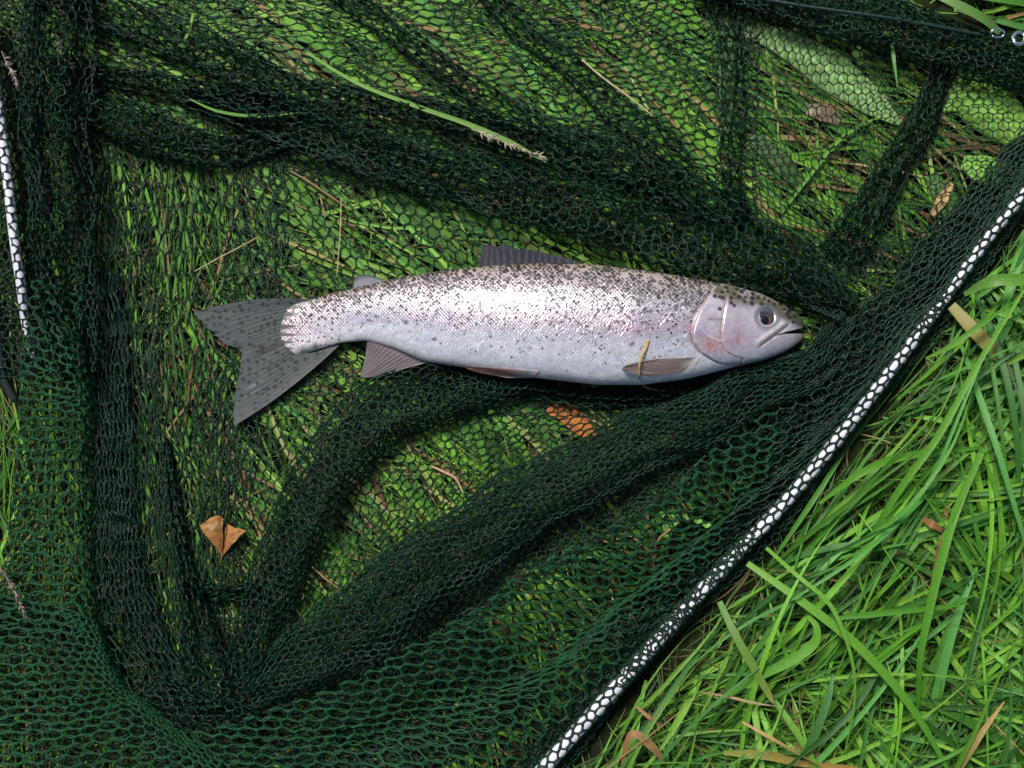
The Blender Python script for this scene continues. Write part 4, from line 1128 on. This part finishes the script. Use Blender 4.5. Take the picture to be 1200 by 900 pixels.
blade('dry_blade', 'dry pointed straw coloured blade at the bottom right', [(1122, 905, 50), (1140, 875, 70), (1158, 848, 76), (1177, 822, 72)], [9, 11, 8, 1.5], (.28, .24, .07), (.50, .32, .14), 'dry blade')
blade('dry_blade', 'twisted dry seed stalk lying over the bottom grass', [(870, 846, 60), (900, 863, 72), (930, 880, 74), (965, 900, 66)], [3, 6, 7, 6], (.40, .26, .10), (.44, .28, .12), 'dry blade', twist=1.5)
blade('dry_blade', 'short dry tan blade above the twisted seed stalk', [(822, 811, 56), (855, 817, 66), (885, 824, 68), (912, 828, 60)], [1.5, 4, 5, 2], brn, pal, 'dry blade', twist=1.2)
blade('dry_blade', 'brown crumpled dead blade beside the lower end of the pole', [(728, 905, 45), (735, 870, 60), (745, 860, 64), (765, 876, 62), (778, 892, 50)], [4, 9, 12, 14, 8], brn, (.34, .20, .09), 'dry blade', twist=.8)
blade('dry_blade', 'short brown dry sliver pointing down right near the pole', [(746, 828, 55), (760, 840, 60), (773, 850, 56)], [3, 6, 2], brn, (.36, .18, .08), 'dry blade')
blade('dry_blade', 'wide withered yellow brown blade beside the upper part of the pole', [(1115, 358, 30), (1140, 385, 44), (1165, 412, 46), (1195, 440, 36)], [14, 20, 18, 10], (.26, .24, .06), (.24, .20, .06), 'dry blade')
blade('dry_blade', 'small reddish brown dead scrap in the middle of the right hand grass', [(1082, 608, 40), (1092, 614, 52), (1104, 622, 50)], [6, 11, 6], (.34, .16, .05), (.22, .10, .04), 'dry blade')
stalk('straw', 'golden straw wrapped over the pectoral fin of the trout', [onf(760, 398, 2), onf(757, 408, 2.5), onf(751, 420, 7.5), onf(749, 434, 8), onf(749.5, 442, 5), (753, 450, 46), (760, 455, 30), (780, 458, 22), (808, 455, 20)], [1.6, 1.5, 1.1, 1.1, 1.0, 1.0, 1.1, 1.2, .9], (.50, .34, .10), (.46, .30, .09))
stalk('straw', 'pale straight straw lying on the net at the top', [(682, 70, 26), (705, 90, 27), (735, 112, 27), (764, 135, 26)], [.9, 1.2, 1.1, .8], pal, (.46, .38, .22))
stalk('straw', 'thin straw standing up the net above the trout', [(400, 232, 18), (399, 265, 19), (397, 295, 19), (395, 322, 18)], [.7, .7, .6, .5], tan, pal)
stalk('straw', 'thin tan straw slanting above the tail', [(228, 318, 18), (255, 303, 19), (280, 290, 19), (302, 278, 18)], [.5, .65, .65, .5], pal, tan)
stalk('straw', 'bent brown straw on the net in the lower centre', [(505, 546, 17), (520, 553, 18), (534, 561, 18), (543, 578, 17)], [1.2, 1.8, 1.6, 1], (.46, .26, .15), (.50, .36, .24))
stalk('straw', 'thin brown straw hanging inside the outer netting', [(716, 690, 18), (719, 705, 20), (726, 715, 20), (740, 722, 18)], [.9, 1.3, 1.2, .7], (.36, .24, .12), pal)
stalk('straw', 'short tan straw low in the net beside the lower gather', [(366, 664, 17), (380, 677, 18), (397, 690, 18)], [.8, 1, .7], tan, brn)
stalk('straw', 'tan stem sloping on the net below the upper gather', [(340, 200, 18), (365, 215, 19), (390, 232, 19), (412, 246, 18)], [.8, 1.1, 1.0, .7], (.26, .20, .08), (.32, .20, .09))
blade('grass_blade', 'long green blade lying on top of the net and ending at the seed head', [(360, 62, 34), (420, 98, 40), (490, 125, 44), (550, 146, 46), (600, 168, 52), (640, 190, 52)], [3, 5, 6, 7, 8, 2], g3, (.13, .25, .05))
blade('grass_blade', 'curved green blade looping in the upper left netting', [(168, 56, 20), (185, 61, 24), (205, 58, 26), (220, 40, 26), (226, 16, 22)], [2, 4, 4.5, 4, 3], g1, g3)
blade('grass_blade', 'level green blade lying on the gathered net at upper left', [(222, 116, 38), (255, 130, 42), (300, 136, 44), (350, 132, 42)], [1.5, 4, 4.5, 1.5], g1, g2)
blade('grass_blade', 'arching pale blade at upper right beneath the net', [(915, 250, 17), (945, 210, 22), (975, 172, 24), (1005, 148, 22), (1030, 138, 18)], [4, 6, 6, 5, 2], g2, g3)

def seed_head(label, path, n, ln, c0, c1, seed):
    r = np.random.default_rng(seed)
    root = empty('seed_head', W(np.asarray(path[0], float)))
    tag(root, label, 'seed head')
    p = np.asarray(path, float); q = cr(p, np.linspace(0, len(p)-1, 20))
    v, f = tube(W(q), .7*U, 5)
    mesh_obj('stem', v, f, M['straw'], root, col=np.tile(c1, (len(v), 1)))
    VV, FF, CC = [], [], []; k0 = 0
    d = p[-1]-p[0]; a0 = math.atan2(d[1], d[0])
    for k in range(n):
        b = cr(p, np.array([r.uniform(0.1, 1)*(len(p)-1)]))[0]
        a = a0+r.normal(0, .5); l = ln*r.uniform(.6, 1.2)
        e = b+np.array([math.cos(a)*l, math.sin(a)*l, r.uniform(-1, 4)])
        v, f = tube(W(np.stack([b, (b*.6+e*.4), e])), np.array([.4, 1.1, .2])*U, 5)
        VV.append(v); FF.append(f+k0); k0 += len(v); CC.append(np.tile(np.asarray(c0)*r.uniform(.7, 1.15) if r.random() < .6 else np.asarray(c1)*r.uniform(.7, 1.2), (len(v), 1)))
    o = mesh_obj('spikelets', np.concatenate(VV), np.concatenate(FF), M['straw'], root, col=np.concatenate(CC))
    tag(o, kind='stuff')
seed_head('pale grass seed head lying on the gathered net above the dorsal fin', [(552, 151, 54), (575, 160, 57), (600, 170, 57), (634, 184, 52)], 60, 9, (.40, .36, .24), (.30, .24, .16), 1)
seed_head('whitish tuft of seed in the upper left corner beside the gathered net', [(66, 40, 48), (70, 52, 50), (74, 66, 46), (84, 76, 40)], 34, 7, (.40, .36, .30), (.26, .18, .14), 2)
seed_head('small seed tuft at the left edge above the end of the pole', [(2, 60, 60), (8, 75, 62), (16, 88, 62), (20, 98, 58)], 26, 7, (.34, .28, .24), (.22, .14, .12), 3)
seed_head('purple brown seed stalk hanging over the left edge of the net', [(-6, 655, 62), (5, 672, 66), (16, 692, 66), (31, 726, 62)], 36, 6.5, (.26, .18, .15), (.20, .11, .11), 4)
